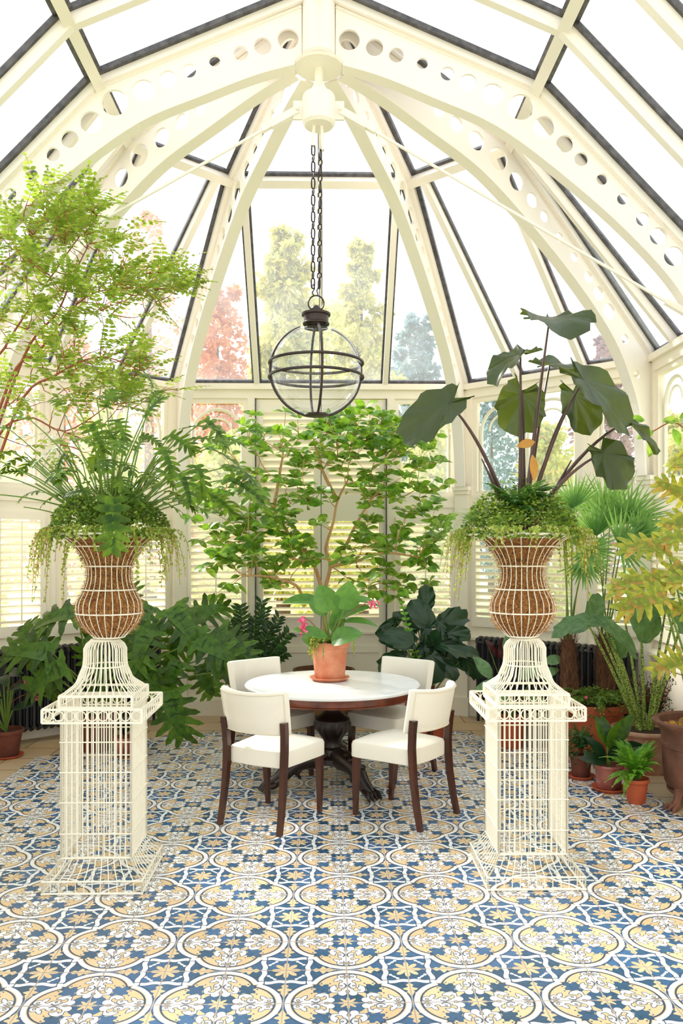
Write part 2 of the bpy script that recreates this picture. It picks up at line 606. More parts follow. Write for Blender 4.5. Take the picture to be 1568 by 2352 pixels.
def tilemat():
    m = bpy.data.materials.new('encaustic_tile')
    m.use_nodes = True
    nt = m.node_tree
    X.nt = nt
    bs = nt.nodes['Principled BSDF']
    g = nt.nodes.new('ShaderNodeNewGeometry')
    sp = nt.nodes.new('ShaderNodeSeparateXYZ')
    nt.links.new(g.outputs['Position'], sp.inputs[0])
    x = (X(sp.outputs[0]) - FX0) / TILE
    y = (X(sp.outputs[1]) - FY0) / TILE
    u = X.op('PINGPONG', x, 1.0)
    v = X.op('PINGPONG', y, 1.0)
    a = xmax(u, v)
    b = xmin(u, v)
    # medallion outline
    sdf = xmin(xlen(a - .36, b) - .58, a - .60)
    band = xabs(sdf) < .038
    line = xmin(xabs(sdf + .070) - .015, xabs(sdf - .062) - .009) < 0.0
    inside = sdf < 0.0
    # corner square
    p = 1.0 - a
    r = 1.0 - b
    sq = xabs(r - .375 + X.op('SINE', p * 17.0) * .022)
    sqband = (sq < .042) * (1.0 - inside)
    sqline = ((sq < .058)) * (1.0 - inside)
    # corner leaf star
    rho = xlen(p, r)
    th = X.op('ARCTAN2', p, r)
    star = (rho - .07 - X.op('POWER', xabs(X.op('COSINE', th * 4.0)), .8) * .17) < 0.0
    # side leaves
    wv = (1.0 - xabs(b - .36) / .25) * .13 * (.75 + .35 * X.op('SINE', b * 52.0))
    side = (p < wv) * (r > .42)
    # bone marks
    bone = xmin(xlen(p - .175, r - .285) - .028, xlen(p - .225, r - .235) - .022, xmax(xabs(p + r - .46) - .02, xabs(r - p) - .1)) < 0.0
    # inside figures
    rin = xlen(a, b)
    thin = X.op('ARCTAN2', b, a)
    cstar = (rin - .12 - X.op('COSINE', thin * 8.0) * .045) < 0.0
    core = rin < .30
    sqd = xmax(xabs(a - .415), xabs(b - .415)) - .125 - .025 * X.op('SINE', (a + b) * 46.0) - .02 * X.op('SINE', (a - b) * 46.0)
    blsq = sqd < 0.0
    w = xmin(
        xmax(xabs(xlen(a - .395, b - .150) - .098) - .032, xmin(a - .42, b - .15) * -1.0 - .12, xmin(a - .395, .19 - b)),
        xlen(a - .275, b - .085) - .066,
        xlen(a - .42, b - .205) - .040,
        xmax(xabs(xlen(a - .635, b - .120) - .072) - .022, xmin(.64 - a, b - .12)),
        xlen(a - .672, b - .150) - .026,
        xmax(xabs(xlen(a - .775, b - .085) - .050) - .018, .05 - b),
        xmax(xabs(xlen(a - .50, b - .10) - .045) - .020, b - .13),
        xmax(b - .038 - .03 * X.op('SINE', a * 22.0), xabs(a - .62) - .25))
    white = w < 0.0
    wl = w < .013
    # per tile tone
    fl = nt.nodes.new('ShaderNodeCombineXYZ')
    nt.links.new(X.op('FLOOR', x).s, fl.inputs[0])
    nt.links.new(X.op('FLOOR', y).s, fl.inputs[1])
    wn_ = nt.nodes.new('ShaderNodeTexWhiteNoise')
    wn_.noise_dimensions = '2D'
    nt.links.new(fl.outputs[0], wn_.inputs['Vector'])
    tone = X(wn_.outputs['Value'])
    nn = nt.nodes.new('ShaderNodeTexNoise')
    nn.inputs['Scale'].default_value = 30
    nn.inputs['Detail'].default_value = 5
    nt.links.new(g.outputs['Position'], nn.inputs['Vector'])
    mott = X(nn.outputs['Fac'])
    ft = tone * .75 + (mott - .5) * .9

    def mix(fac, A, B):
        n = nt.nodes.new('ShaderNodeMix')
        n.data_type = 'RGBA'
        n.clamp_factor = True
        for key, q in (('Factor', fac), ('A', A), ('B', B)):
            if isinstance(q, X): nt.links.new(q.s, n.inputs[key])
            elif isinstance(q, tuple): n.inputs[key].default_value = q
            elif isinstance(q, (int, float)): n.inputs[key].default_value = q
            else: nt.links.new(q, n.inputs[key])
        return n.outputs['Result']
    blue = mix(ft, lin((40, 78, 104)), lin((74, 116, 164)))
    ochre = mix(ft, lin((232, 204, 160)), lin((218, 184, 138)))
    wht = mix(mott, lin((246, 246, 244)), lin((232, 234, 236)))
    navy = lin((52, 74, 102))
    ins = mix(xmax(blsq, core * (1.0 - cstar)), ochre, blue)
    ins = mix(wl, ins, navy)
    ins = mix(white, ins, wht)
    outc = mix(xmax(star, side), blue, ochre)
    outc = mix(bone, outc, wht)
    outc = mix(sqline, outc, navy)
    outc = mix(sqband, outc, wht)
    col = mix(inside, outc, ins)
    col = mix(line, col, navy)
    col = mix(band, col, wht)
    gr = xmin(xmin(u, v), 1.0 - a, 1.0 - xmax(u, v))
    grout = gr < .011
    col = mix(grout, col, lin((176, 160, 146)))
    nt.links.new(col, bs.inputs['Base Color'])
    rg = mott * .3 + .16
    nt.links.new((rg + grout * .3).s, bs.inputs['Roughness'])
    bp = nt.nodes.new('ShaderNodeBump')
    bp.inputs['Strength'].default_value = .35
    bp.inputs['Distance'].default_value = .002
    nt.links.new((1.0 - grout).s, bp.inputs['Height'])
    nt.links.new(bp.outputs['Normal'], bs.inputs['Normal'])
    return m


def slabmat():
    m = M['stone']
    nt = m.node_tree
    bs = nt.nodes['Principled BSDF']
    cr_ = bs.inputs['Base Color'].links[0].from_socket
    g = nt.nodes.new('ShaderNodeNewGeometry')
    br = nt.nodes.new('ShaderNodeTexBrick')
    br.inputs['Scale'].default_value = 1.0
    br.inputs['Brick Width'].default_value = .62
    br.inputs['Row Height'].default_value = .36
    br.inputs['Mortar Size'].default_value = .006
    br.inputs['Color1'].default_value = (1, 1, 1, 1)
    br.inputs['Color2'].default_value = (.82, .86, .90, 1)
    br.inputs['Mortar'].default_value = (.35, .28, .22, 1)
    mp = nt.nodes.new('ShaderNodeMapping')
    mp.inputs['Rotation'].default_value = (0, 0, .02)
    nt.links.new(g.outputs['Position'], mp.inputs['Vector'])
    nt.links.new(mp.outputs['Vector'], br.inputs['Vector'])
    mm = nt.nodes.new('ShaderNodeMix'); mm.data_type = 'RGBA'; mm.blend_type = 'MULTIPLY'
    mm.inputs['Factor'].default_value = 1
    nt.links.new(cr_, mm.inputs['A'])
    nt.links.new(br.outputs['Color'], mm.inputs['B'])
    nt.links.new(mm.outputs['Result'], bs.inputs['Base Color'])


M['tile'] = tilemat()
slabmat()

# ------------------------------------------------------------------ plan of the conservatory
CX = -0.05
HUBY = 5.79
CORN = [(CX - 3.05, -1.5), (CX - 3.05, HUBY), (CX - 3.05, 7.41), (CX - 1.54, 8.74), (CX + 1.54, 8.74), (CX + 3.05, 7.41), (CX + 3.05, HUBY), (CX + 3.05, -1.5)]
EAVE = 3.47
TILEPOLY = [(-2.44, -1.5), (2.34, -1.5), (2.34, 6.92), (1.27, 7.87), (-1.37, 7.87), (-2.44, 6.92)]
ROOM = [(CX - 3.05, -1.5), (CX + 3.05, -1.5), (CX + 3.05, 7.41), (CX + 1.54, 8.74), (CX - 1.54, 8.74), (CX - 3.05, 7.41)]
mb = MB()
mb.loft([[V((x, y, -.05)) for x, y in TILEPOLY], [V((x, y, 0)) for x, y in TILEPOLY]])
fl = tag(mb.build('floor', M['tile'], smooth=False), kind='structure')
mb = MB()
n = len(ROOM)
for i in range(n):
    j = (i + 1) % n
    if i == 0: continue
    a, b, c, d = ROOM[i], ROOM[j], TILEPOLY[j], TILEPOLY[i]
    k = len(mb.v)
    for z in (-.05, .004):
        for q in (a, b, c, d): mb.v.append((q[0], q[1], z))
    for q in ((0, 3, 2, 1), (4, 5, 6, 7), (0, 1, 5, 4), (1, 2, 6, 5), (2, 3, 7, 6), (3, 0, 4, 7)):
        mb.face(tuple(k + t for t in q))
tag(mb.build('trim_1', M['stone'], smooth=False), kind='structure')

# ------------------------------------------------------------------ walls
WIN = [0]
SHUT = {}


class Bay:
    def __init__(s, A, B):
        s.A = V((A[0], A[1], 0)); B = V((B[0], B[1], 0))
        s.L = (B - s.A).length
        s.t = (B - s.A).normalized()
        s.n = V((s.t.y, -s.t.x, 0))           # points out of the room or in, fixed below
        mid = (s.A + B) / 2
        if (V((CX, 4, 0)) - mid).dot(s.n) < 0: s.n = -s.n
        s.Mx = Matrix(((s.t.x, s.n.x, 0, s.A.x), (s.t.y, s.n.y, 0, s.A.y), (0, 0, 1, 0), (0, 0, 0, 1)))

    def P(s, t, d, z): return s.Mx @ V((t, d, z))
    def box(s, mb, t0, t1, z0, z1, d0, d1): mb.box(t0, t1, d0, d1, z0, z1, s.Mx)


ZU0, ZU1 = 2.325, 3.36      # upper windows
ZL0, ZL1 = 0.95, 2.10       # lower windows


def make_wall(name, A, B, wins, door=None, arches=None):
    """wins: list of (t0,t1). stiles and rails are left between them"""
    bay = Bay(A, B)
    mb = MB()
    L = bay.L
    ops = sorted(wins + ([door] if door else []))
    # rails
    bay.box(mb, 0, L, ZU1, EAVE + .02, -.05, .05)
    bay.box(mb, 0, L, EAVE - .02, EAVE + .04, -.05, .09)
    prev = 0
    for (t0, t1) in ops:
        bay.box(mb, prev, t0, 0, ZU1, -.05, .05)
        if t0 - prev > .09 and prev > 0:
            bay.box(mb, (prev + t0) / 2 - .02, (prev + t0) / 2 + .02, 0, ZU1, .05, .075)
        prev = t1
        if door and (t0, t1) == door: continue
        bay.box(mb, t0, t1, ZL1, ZU0, -.05, .05)
        bay.box(mb, t0, t1, (ZL1 + ZU0) / 2 - .012, (ZL1 + ZU0) / 2 + .012, .05, .065)
        bay.box(mb, t0, t1, 0, ZL0, -.05, .05)
        # sill ledge and recessed panel mouldings
        bay.box(mb, t0 - .02, t1 + .02, ZL0 - .14, ZL0 - .11, .05, .11)
        bay.box(mb, t0 - .02, t1 + .02, ZL0 - .11, ZL0 - .085, .05, .085)
        for z in (.30, .72):
            bay.box(mb, t0 + .04, t1 - .04, z, z + .018, .05, .065)
        for t in (t0 + .04, t1 - .058):
            bay.box(mb, t, t + .018, .30, .738, .05, .065)
    bay.box(mb, prev, L, 0, ZU1, -.05, .05)
    w = tag(mb.build(name, M['paint'], smooth=False), kind='structure')
    for i, (t0, t1) in enumerate(wins):
        arc = 2 if (t1 - t0) > .9 else 1
        for (z0, z1, up) in ((ZU0, ZU1, True), (ZL0, ZL1, False)):
            WIN[0] += 1
            fb = MB()
            fw = .045
            bay.box(fb, t0, t1, z0, z0 + fw, -.03, .03); bay.box(fb, t0, t1, z1 - fw, z1, -.03, .03)
            bay.box(fb, t0, t0 + fw, z0 + fw, z1 - fw, -.03, .03); bay.box(fb, t1 - fw, t1, z0 + fw, z1 - fw, -.03, .03)
            wobj = tag(fb.build('window_%d' % WIN[0], M['paint'], smooth=False), kind='structure')
            gb = MB()
            gb.quad(bay.P(t0 + fw, -.01, z0 + fw), bay.P(t1 - fw, -.01, z0 + fw), bay.P(t1 - fw, -.01, z1 - fw), bay.P(t0 + fw, -.01, z1 - fw))
            gb.build('pane', M['wpane'], wobj, smooth=False)
            if up:
                ab = MB()
                ww = (t1 - t0 - 2 * fw) / arc
                for k in range(arc):
                    c = t0 + fw + ww * (k + .5)
                    r = ww / 2 - .02
                    zc = z1 - fw - r - .06
                    for rr, dd in ((r, .018), (r * .62, .012)):
                        pts = [bay.P(c - rr, -.03, z0 + fw)] + [bay.P(c - rr * math.cos(PI * q / 14), -.03, zc + rr * math.sin(PI * q / 14)) for q in range(15)] + [bay.P(c + rr, -.03, z0 + fw)]
                        if rr != r: pts = pts[1:-1]
                        ab.tube(pts, dd, n=5)
                ab.build('tracery', M['paint'], wobj)
    # baseboard
    mb = MB()
    segs = [(0, L)] if not door else [(0, door[0]), (door[1], L)]
    for a, b in segs:
        bay.box(mb, a, b, 0, .17, .05, .085)
        bay.box(mb, a, b, .17, .19, .05, .075)
    tag(mb.build('baseboard_' + name[5:], M['paint'], smooth=False), kind='structure')
    return bay


def shutter(bay, t0, t1, z0, z1, label, slatw=.062, pitch=.068, depth=.0, panels=None, grp='louvred shutters', mid=True):
    c = bay.P((t0 + t1) / 2, .06, z0)
    th = thing('louvred_shutter', c, label, 'shutter', grp)
    fb = MB()
    fw = .05
    d0, d1 = .052, .082
    bay.box(fb, t0, t0 + fw, z0, z1, d0, d1); bay.box(fb, t1 - fw, t1, z0, z1, d0, d1)
    bay.box(fb, t0 + fw, t1 - fw, z0, z0 + .10, d0, d1); bay.box(fb, t0 + fw, t1 - fw, z1 - .07, z1, d0, d1)
    fb.build('shutter_frame', M['paint'], th, smooth=False)
    sb = MB()
    n = int((z1 - z0 - .17) / pitch)
    for i in range(n):
        z = z0 + .10 + (i + .5) * (z1 - z0 - .17) / n
        a = bay.P(t0 + fw, .067, z); b = bay.P(t1 - fw, .067, z)
        up = (V((0, 0, 1)) * math.cos(math.radians(58)) + bay.n * math.sin(math.radians(58)))
        sb.bar(a, b, .008, slatw, up=up)
    sb.build('slats', M['paint'], th, smooth=False)
    rb = MB()
    rb.bar(bay.P((t0 + t1) / 2, .10, z0 + .12), bay.P((t0 + t1) / 2, .10, z1 - .09), .012, .012)
    rb.build('tilt_rod', M['paint'], th, smooth=False)
    return th


DR = (.84, 2.24)
bayB = make_wall('wall_back', CORN[3], CORN[4], [(.11, .76), (2.32, 2.97)], door=DR)
bayL = make_wall('wall_back_left', CORN[3], CORN[2], [(.12, 1.30), (1.44, 1.92)])
bayR = make_wall('wall_back_right', CORN[4], CORN[5], [(.12, 1.30), (1.44, 1.92)])
sw = [(.10 + 1.14 * k, 1.14 + 1.14 * k) for k in range(7)]
bayWL = make_wall('wall_left', CORN[2], CORN[0], sw)
bayWR = make_wall('wall_right', CORN[5], CORN[7], sw)

shutter(bayB, .12, .75, ZL0, ZL1, 'cream louvred shutter left of the double doors, behind the leafy shrub')
shutter(bayB, 2.33, 2.96, ZL0, ZL1, 'cream louvred shutter right of the double doors, above the dark glossy philodendron')
shutter(bayL, .13, .70, ZL0, ZL1, 'cream louvred shutter seen just right of the left moss urn')
shutter(bayL, .72, 1.29, ZL0, ZL1, 'cream louvred shutter seen just left of the left moss urn')
shutter(bayL, 1.45, 1.91, ZL0, ZL1, 'cream louvred shutter at the far left edge above the black radiator')
shutter(bayR, .13, .70, ZL0, ZL1, 'cream louvred shutter seen just left of the right moss urn')
shutter(bayR, .72, 1.29, ZL0, ZL1, 'cream louvred shutter seen just right of the right moss urn, behind palm stems')
shutter(bayR, 1.45, 1.91, ZL0, ZL1, 'cream louvred shutter behind the pair of palms, second window of the right slanting wall')
for bb, side in ((bayWL, 'left'), (bayWR, 'right')):
    for k, (a, b) in enumerate(sw[:3]):
        pl = ['nearest the back', 'second from the back', 'third from the back'][k]
        shutter(bb, a + .01, b - .01, ZL0, ZL1, 'cream louvred shutter in the %s side wall, %s' % (side, pl))

# French doors in the back wall: two leaves with louvres above solid panels
for sgn, (t0, t1) in ((0, (DR[0] + .01, (DR[0] + DR[1]) / 2 - .004)), (1, ((DR[0] + DR[1]) / 2 + .004, DR[1] - .01))):
    db = MB()
    st = .075
    b_ = bayB
    b_.box(db, t0, t0 + st, 0.02, ZU1 - .01, -.02, .03); b_.box(db, t1 - st, t1, 0.02, ZU1 - .01, -.02, .03)
    for z0, z1 in ((.02, .2), (.66, .73), (.86, 1.02), (2.06, 2.34), (3.22, ZU1 - .01)):
        b_.box(db, t0 + st, t1 - st, z0, z1, -.02, .03)
    for z0, z1 in ((.2, .66), (.73, .86)):
        b_.box(db, t0 + st, t1 - st, z0, z1, -.02, .012)
    b_.box(db, t0 + st, t1 - st, 1.02, 1.04, .03, .04); b_.box(db, t0 - .0, t1, .86, .885, .03, .05)
    dobj = tag(db.build('door_%d' % (sgn + 1), M['paint'], smooth=False), kind='structure')
    sb = MB()
    for z0, z1 in ((1.02, 2.06), (2.34, 3.22)):
        n_ = int((z1 - z0) / .068)
        for i in range(n_):
            z = z0 + (i + .5) * (z1 - z0) / n_
            upv = V((0, 0, 1)) * math.cos(math.radians(58 if z < 2.2 else 38)) + b_.n * math.sin(math.radians(58 if z < 2.2 else 38))
            sb.bar(b_.P(t0 + st, .005, z), b_.P(t1 - st, .005, z), .008, .062 if z < 2.2 else .078, up=upv)
    sb.build('louvres', M['paint'], dobj, smooth=False)
    if sgn:
        hb = MB()
        hb.ball(b_.P(t0 + .04, .07, 1.05), .022)
        hb.bar(b_.P(t0 + .04, .03, 1.05), b_.P(t0 + .04, .07, 1.05), .012, .012)
        hb.build('door_knob', M['bronze'], dobj)
mb = MB()
bayB.box(mb, DR[0] - .0, DR[0] + .012, 0, ZU1, .03, .06); bayB.box(mb, DR[1] - .012, DR[1], 0, ZU1, .03, .06)
for q in (-.006, ): bayB.box(mb, (DR[0] + DR[1]) / 2 - .004, (DR[0] + DR[1]) / 2 + .004, .02, ZU1 - .01, .0, .02)
tag(mb.build('trim_2', M['gasket'], smooth=False), kind='structure')

# corner pilasters with capitals where the arched ribs land
TR = [3]


def trimname():
    TR[0] += 1
    return 'trim_%d' % (TR[0] - 1)


for i in (1, 2, 3, 4, 5, 6):
    x, y = CORN[i]
    c = V((x, y, 0))
    inw = (V((CX, HUBY, 0)) - c).normalized()
    if i in (1, 6): inw = V((1 if i == 1 else -1, 0, 0))
    sd = V((-inw.y, inw.x, 0))
    mb = MB()
    Mx = Matrix(((sd.x, inw.x, 0, x), (sd.y, inw.y, 0, y), (0, 0, 1, 0), (0, 0, 0, 1)))
    mb.box(-.07, .07, -.02, .14, 0, 2.42, Mx)
    mb.box(-.085, .085, -.02, .16, 0, .2, Mx)
    mb.box(-.09, .09, -.02, .17, 2.38, 2.42, Mx)
    mb.box(-.08, .08, -.02, .155, 2.34, 2.38, Mx)
    tag(mb.build(trimname(), M['paint'], smooth=False), kind='structure')

# ------------------------------------------------------------------ arched ribs
INNER = [(.17, 5.16), (.45, 5.08), (.80, 4.94), (1.26, 4.74), (1.73, 4.40), (2.19, 4.00), (2.55, 3.60), (2.76, 3.20), (2.86, 2.85), (2.90, 2.42)]
KNEE = (1.56, 5.04)
APEX = 5.70
HOLES = []
for (px, py, rr) in ((808, 93, 24), (866, 110, 20), (916, 127, 17), (976, 145, 13), (1034, 168, 16), (1082, 188, 20), (1138, 214, 25), (1203, 243, 30),
                     (1257, 288, 25), (1305, 327, 20), (1343, 362, 16), (1391, 408, 13), (1439, 453, 13), (1486, 499, 16), (1522, 538, 20), (1558, 584, 23)):
    HOLES.append(((px - 738) * .00308, EYE + (1268 - py) * .00308, rr * .00308))
HOLES += [(2.70, 3.62, .045), (2.83, 3.32, .04)]


def catmull(pts, n=6):
    out = []
    P = [pts[0]] + list(pts) + [pts[-1]]
    for i in range(1, len(P) - 2):
        for k in range(n):
            t = k / n
            r = []
            for c in range(len(pts[0])):
                p0, p1, p2, p3 = P[i - 1][c], P[i][c], P[i + 1][c], P[i + 2][c]
                r.append(.5 * ((2 * p1) + (-p0 + p2) * t + (2 * p0 - 5 * p1 + 4 * p2 - p3) * t * t + (-p0 + 3 * p1 - 3 * p2 + p3) * t ** 3))
            out.append(tuple(r))
    out.append(tuple(pts[-1]))
    return out


INN = catmull(INNER, 5)


def rib(cx, cy, name):
    """perforated plate rib in the vertical plane hub -> corner"""
    d = V((cx - CX, cy - HUBY, 0))
    Lr = d.length
    d.normalize()
    k = Lr / 3.05
    cu = bpy.data.curves.new('ribcurve', 'CURVE')
    cu.dimensions = '2D'
    cu.fill_mode = 'BOTH'
    cu.extrude = .011
    outer = [(q[0] * k, q[1]) for q in INN] + [(3.0 * k, 2.42), (3.03 * k, EAVE), (KNEE[0] * k, KNEE[1]), (.12, APEX - .12 * .42 - .02), (.12, 5.16)]
    def sp(pts):
        s_ = cu.splines.new('POLY')
        s_.points.add(len(pts) - 1)
        for i, q in enumerate(pts): s_.points[i].co = (q[0], q[1], 0, 1)
        s_.use_cyclic_u = True
    sp(outer)
    for hx, hz, hr in HOLES:
        ff = (hx * k, hz)
        sp([(ff[0] + hr * math.cos(2 * PI * q / 24), ff[1] + hr * math.sin(2 * PI * q / 24)) for q in range(24)])
    ob = bpy.data.objects.new('tmp', cu)
    C.objects.link(ob)
    bpy.context.view_layer.update()
    dg = bpy.context.evaluated_depsgraph_get()
    me = bpy.data.meshes.new_from_object(ob.evaluated_get(dg))
    sdv = d.cross(V((0, 0, 1)))
    base = V((CX, HUBY, 0))
    mb = MB()
    for v_ in me.vertices:
        mb.v.append(tuple(base + d * v_.co.x + V((0, 0, v_.co.y)) + sdv * v_.co.z))
    for p_ in me.polygons: mb.face(tuple(p_.vertices))
    C.objects.unlink(ob)
    bpy.data.objects.remove(ob)
    # inner flange
    pts = [base + d * (q[0] * k) + V((0, 0, q[1])) for q in INN]
    rings = []
    for i, p in enumerate(pts):
        t = (pts[min(i + 1, len(pts) - 1)] - pts[max(i - 1, 0)]).normalized()
        nn = sdv.cross(t)
        if nn.z < 0: nn = -nn
        w = .055
        rings.append([p + sdv * w, p + sdv * w - nn * .016, p - sdv * w - nn * .016, p - sdv * w])
    mb.loft(rings)
    # moulding line under the glass
    for a, b in (((KNEE[0] * k, KNEE[1] - .055), (.12, APEX - .12)), ((KNEE[0] * k, KNEE[1] - .055), (3.0 * k, EAVE + .0))):
        mb.bar(base + d * a[0] + V((0, 0, a[1])), base + d * b[0] + V((0, 0, b[1])), .035, .02)
    tag(mb.build(name, M['rib'], smooth=False), kind='structure')


for i in (1, 2, 3, 4, 5, 6):
    rib(CORN[i][0], CORN[i][1], trimname())

# ------------------------------------------------------------------ roof: rafters, purlins, glass
HUB = V((CX, HUBY, APEX))


def kneept(i, y=None):
    x, yy = CORN[i]
    d = V((x - CX, yy - HUBY, 0))
    return V((CX, HUBY, 0)) + d * (KNEE[0] / 3.05) + V((0, 0, KNEE[1]))


def eavept(i):
    return V((CORN[i][0], CORN[i][1], EAVE + .03))


def gbar(mb, a, b, w=.055, h=.07, out=V((0, 0, 1))):
    """glazing bar: painted bar with a dark lead-covered cap outside"""
    mb.cur = 0
    mb.bar(a, b, w, h, up=out, off=-h / 2 + .0)
    mb.cur = 1
    mb.bar(a, b, w * 1.75, .035, up=out, off=.018)
    mb.cur = 0


sides = [(1, 2), (2, 3), (3, 4), (4, 5), (5, 6)]
roofbars = MB()
hipb = MB()
PAN = []
for (i, j) in sides:
    ki, kj = kneept(i), kneept(j)
    ei, ej = eavept(i), eavept(j)
    nrm_lo = ((kj - ki).cross(ei - ki)).normalized()
    if nrm_lo.z < 0: nrm_lo = -nrm_lo
    nrm_up = ((kj - ki).cross(HUB - ki)).normalized()
    if nrm_up.z < 0: nrm_up = -nrm_up
    gbar(roofbars, ki, kj, .075, .07, (nrm_lo + nrm_up).normalized())
    gbar(roofbars, ei, ej, .07, .05, nrm_lo)
    # mullions parallel to the bay's own slope
    t = (ej - ei).normalized()
    mid_e = (ei + ej) / 2; mid_k = (ki + kj) / 2
    offs = {(3, 4): (-.68, 0, .68), (2, 3): (-.35, .35), (4, 5): (-.35, .35)}.get((i, j), (-.27, .27))
    for o_ in offs:
        w_ = .02 if (o_ == 0) else .055
        gbar(roofbars, mid_k + t * o_, mid_e + t * o_, w_, .05 if w_ < .03 else .065, nrm_lo)
    if (i, j) == (3, 4):
        gbar(roofbars, mid_k, HUB + V((0, .15, -.05)), .02, .05, nrm_up)
    PAN.append(('lo', [ki, kj, ej, ei], nrm_lo))
    PAN.append(('up', [ki, kj, HUB], nrm_up))
tag(roofbars.build(trimname(), [M['rib'], M['gasket']], smooth=False), kind='structure')
for i in (1, 2, 3, 4, 5, 6):
    k_, e_ = kneept(i), eavept(i)
    gbar(hipb, k_, e_, .10, .05, V((0, 0, 1)))
    gbar(hipb, k_, HUB, .10, .05, V((0, 0, 1)))
# nave rafters coming forward over the camera
YS = [HUBY - .69 * k for k in range(1, 11)]
for y in YS:
    for sg in (-1, 1):
        k_ = V((CX + sg * KNEE[0], y, KNEE[1])); e_ = V((CX + sg * 3.05, y, EAVE + .03)); a_ = V((CX, y, APEX))
        gbar(hipb, k_, e_, .06, .08); gbar(hipb, k_, a_, .06, .08)
for sg in (-1, 1):
    gbar(hipb, V((CX + sg * KNEE[0], HUBY, KNEE[1])), V((CX + sg * KNEE[0], YS[-1], KNEE[1])), .075, .08, V((sg * .5, 0, 1)))
    gbar(hipb, V((CX + sg * 3.05, HUBY, EAVE)), V((CX + sg * 3.05, YS[-1], EAVE)), .08, .08)
gbar(hipb, HUB + V((0, 0, .0)), V((CX, YS[-1], APEX)), .10, .12)
tag(hipb.build(trimname(), [M['rib'], M['gasket']], smooth=False), kind='structure')
for nm, q, nrm in PAN:
    WIN[0] += 1
    g = MB()
    g.quad(*[p + nrm * .02 for p in q])
    tag(g.build('window_%d' % WIN[0], M['dusty_hazy' if nm == 'lo' else 'pane'], smooth=False), kind='structure')
g = MB()
for sg in (-1, 1):
    a = CX + sg * KNEE[0]; b = CX + sg * 3.05
    g.quad((a, HUBY, KNEE[1] + .02), (b, HUBY, EAVE + .05), (b, YS[-1], EAVE + .05), (a, YS[-1], KNEE[1] + .02))
    g.quad((a, HUBY, KNEE[1] + .02), (CX, HUBY, APEX + .02), (CX, YS[-1], APEX + .02), (a, YS[-1], KNEE[1] + .02))
tag(g.build('ceiling', M['pane'], smooth=False), kind='structure')

# king post, collar and tie rods
mb = MB()
hc = (CX, HUBY, 0)
mb.lathe([(.0, 5.22), (.10, 5.22), (.116, 5.235), (.116, 5.62), (.0, 5.62)], 24, hc)
mb.lathe([(.0, 5.15), (.17, 5.15), (.18, 5.165), (.0, 5.165)], 16, hc)
mb.lathe([(.03, 4.95), (.032, 5.16)], 12, hc)
tag(mb.build(trimname(), M['rib']), kind='structure')
mb = MB()
mb.lathe([(.0, 4.98), (.05, 4.98), (.11, 4.955), (.116, 4.94), (.116, 4.76), (.0, 4.76)], 24, hc)
mb.lathe([(.116, 4.76), (.10, 4.74), (.0, 4.74)], 24, hc)
for sg in (-1, 1):
    c = V((CX + sg * .15, HUBY, 4.85))
    mb.bar(c - V((sg * .05, 0, 0)), c + V((sg * .03, 0, 0)), .02, .13)
    mb.bar(c, c + V((sg * .19, 0, -.105)), .05, .05)
    mb.bar(c + V((sg * .19, 0, -.105)), c + V((sg * .25, 0, -.14)), .038, .038)
    mb.tube([c, V((CX + sg * 2.50, HUBY, 3.50)), V((CX + sg * 2.87, HUBY, 3.29))], [.0115, .0115, .0115], 8)
    e0 = V((CX + sg * 2.47, HUBY, 3.52))
    mb.tube([e0, V((CX + sg * 2.87, HUBY, 3.29))], .03, 8)
    mb.ball(c + V((sg * .0, -.035, 0)), .014)
for a_ in (60, 120):
    pass
mb.bar((CX - .03, HUBY, 4.77), (CX - .045, HUBY, 4.60), .03, .02)
mb.bar((CX + .02, HUBY, 4.77), (CX + .03, HUBY, 4.57), .03, .02)
tag(mb.build(trimname(), M['rib']), kind='structure')


# ================================================================== wire pedestals and urns
def sqpts(c, w, z):
    return [V((c.x - w, c.y - w, z)), V((c.x + w, c.y - w, z)), V((c.x + w, c.y + w, z)), V((c.x - w, c.y + w, z))]


def wsq(mb, c, w, z, r):
    p = sqpts(c, w, z)
    for i in range(4):
        d = (p[(i + 1) % 4] - p[i]).normalized() * r
        mb.tube([p[i] - d, p[(i + 1) % 4] + d], r, 6)


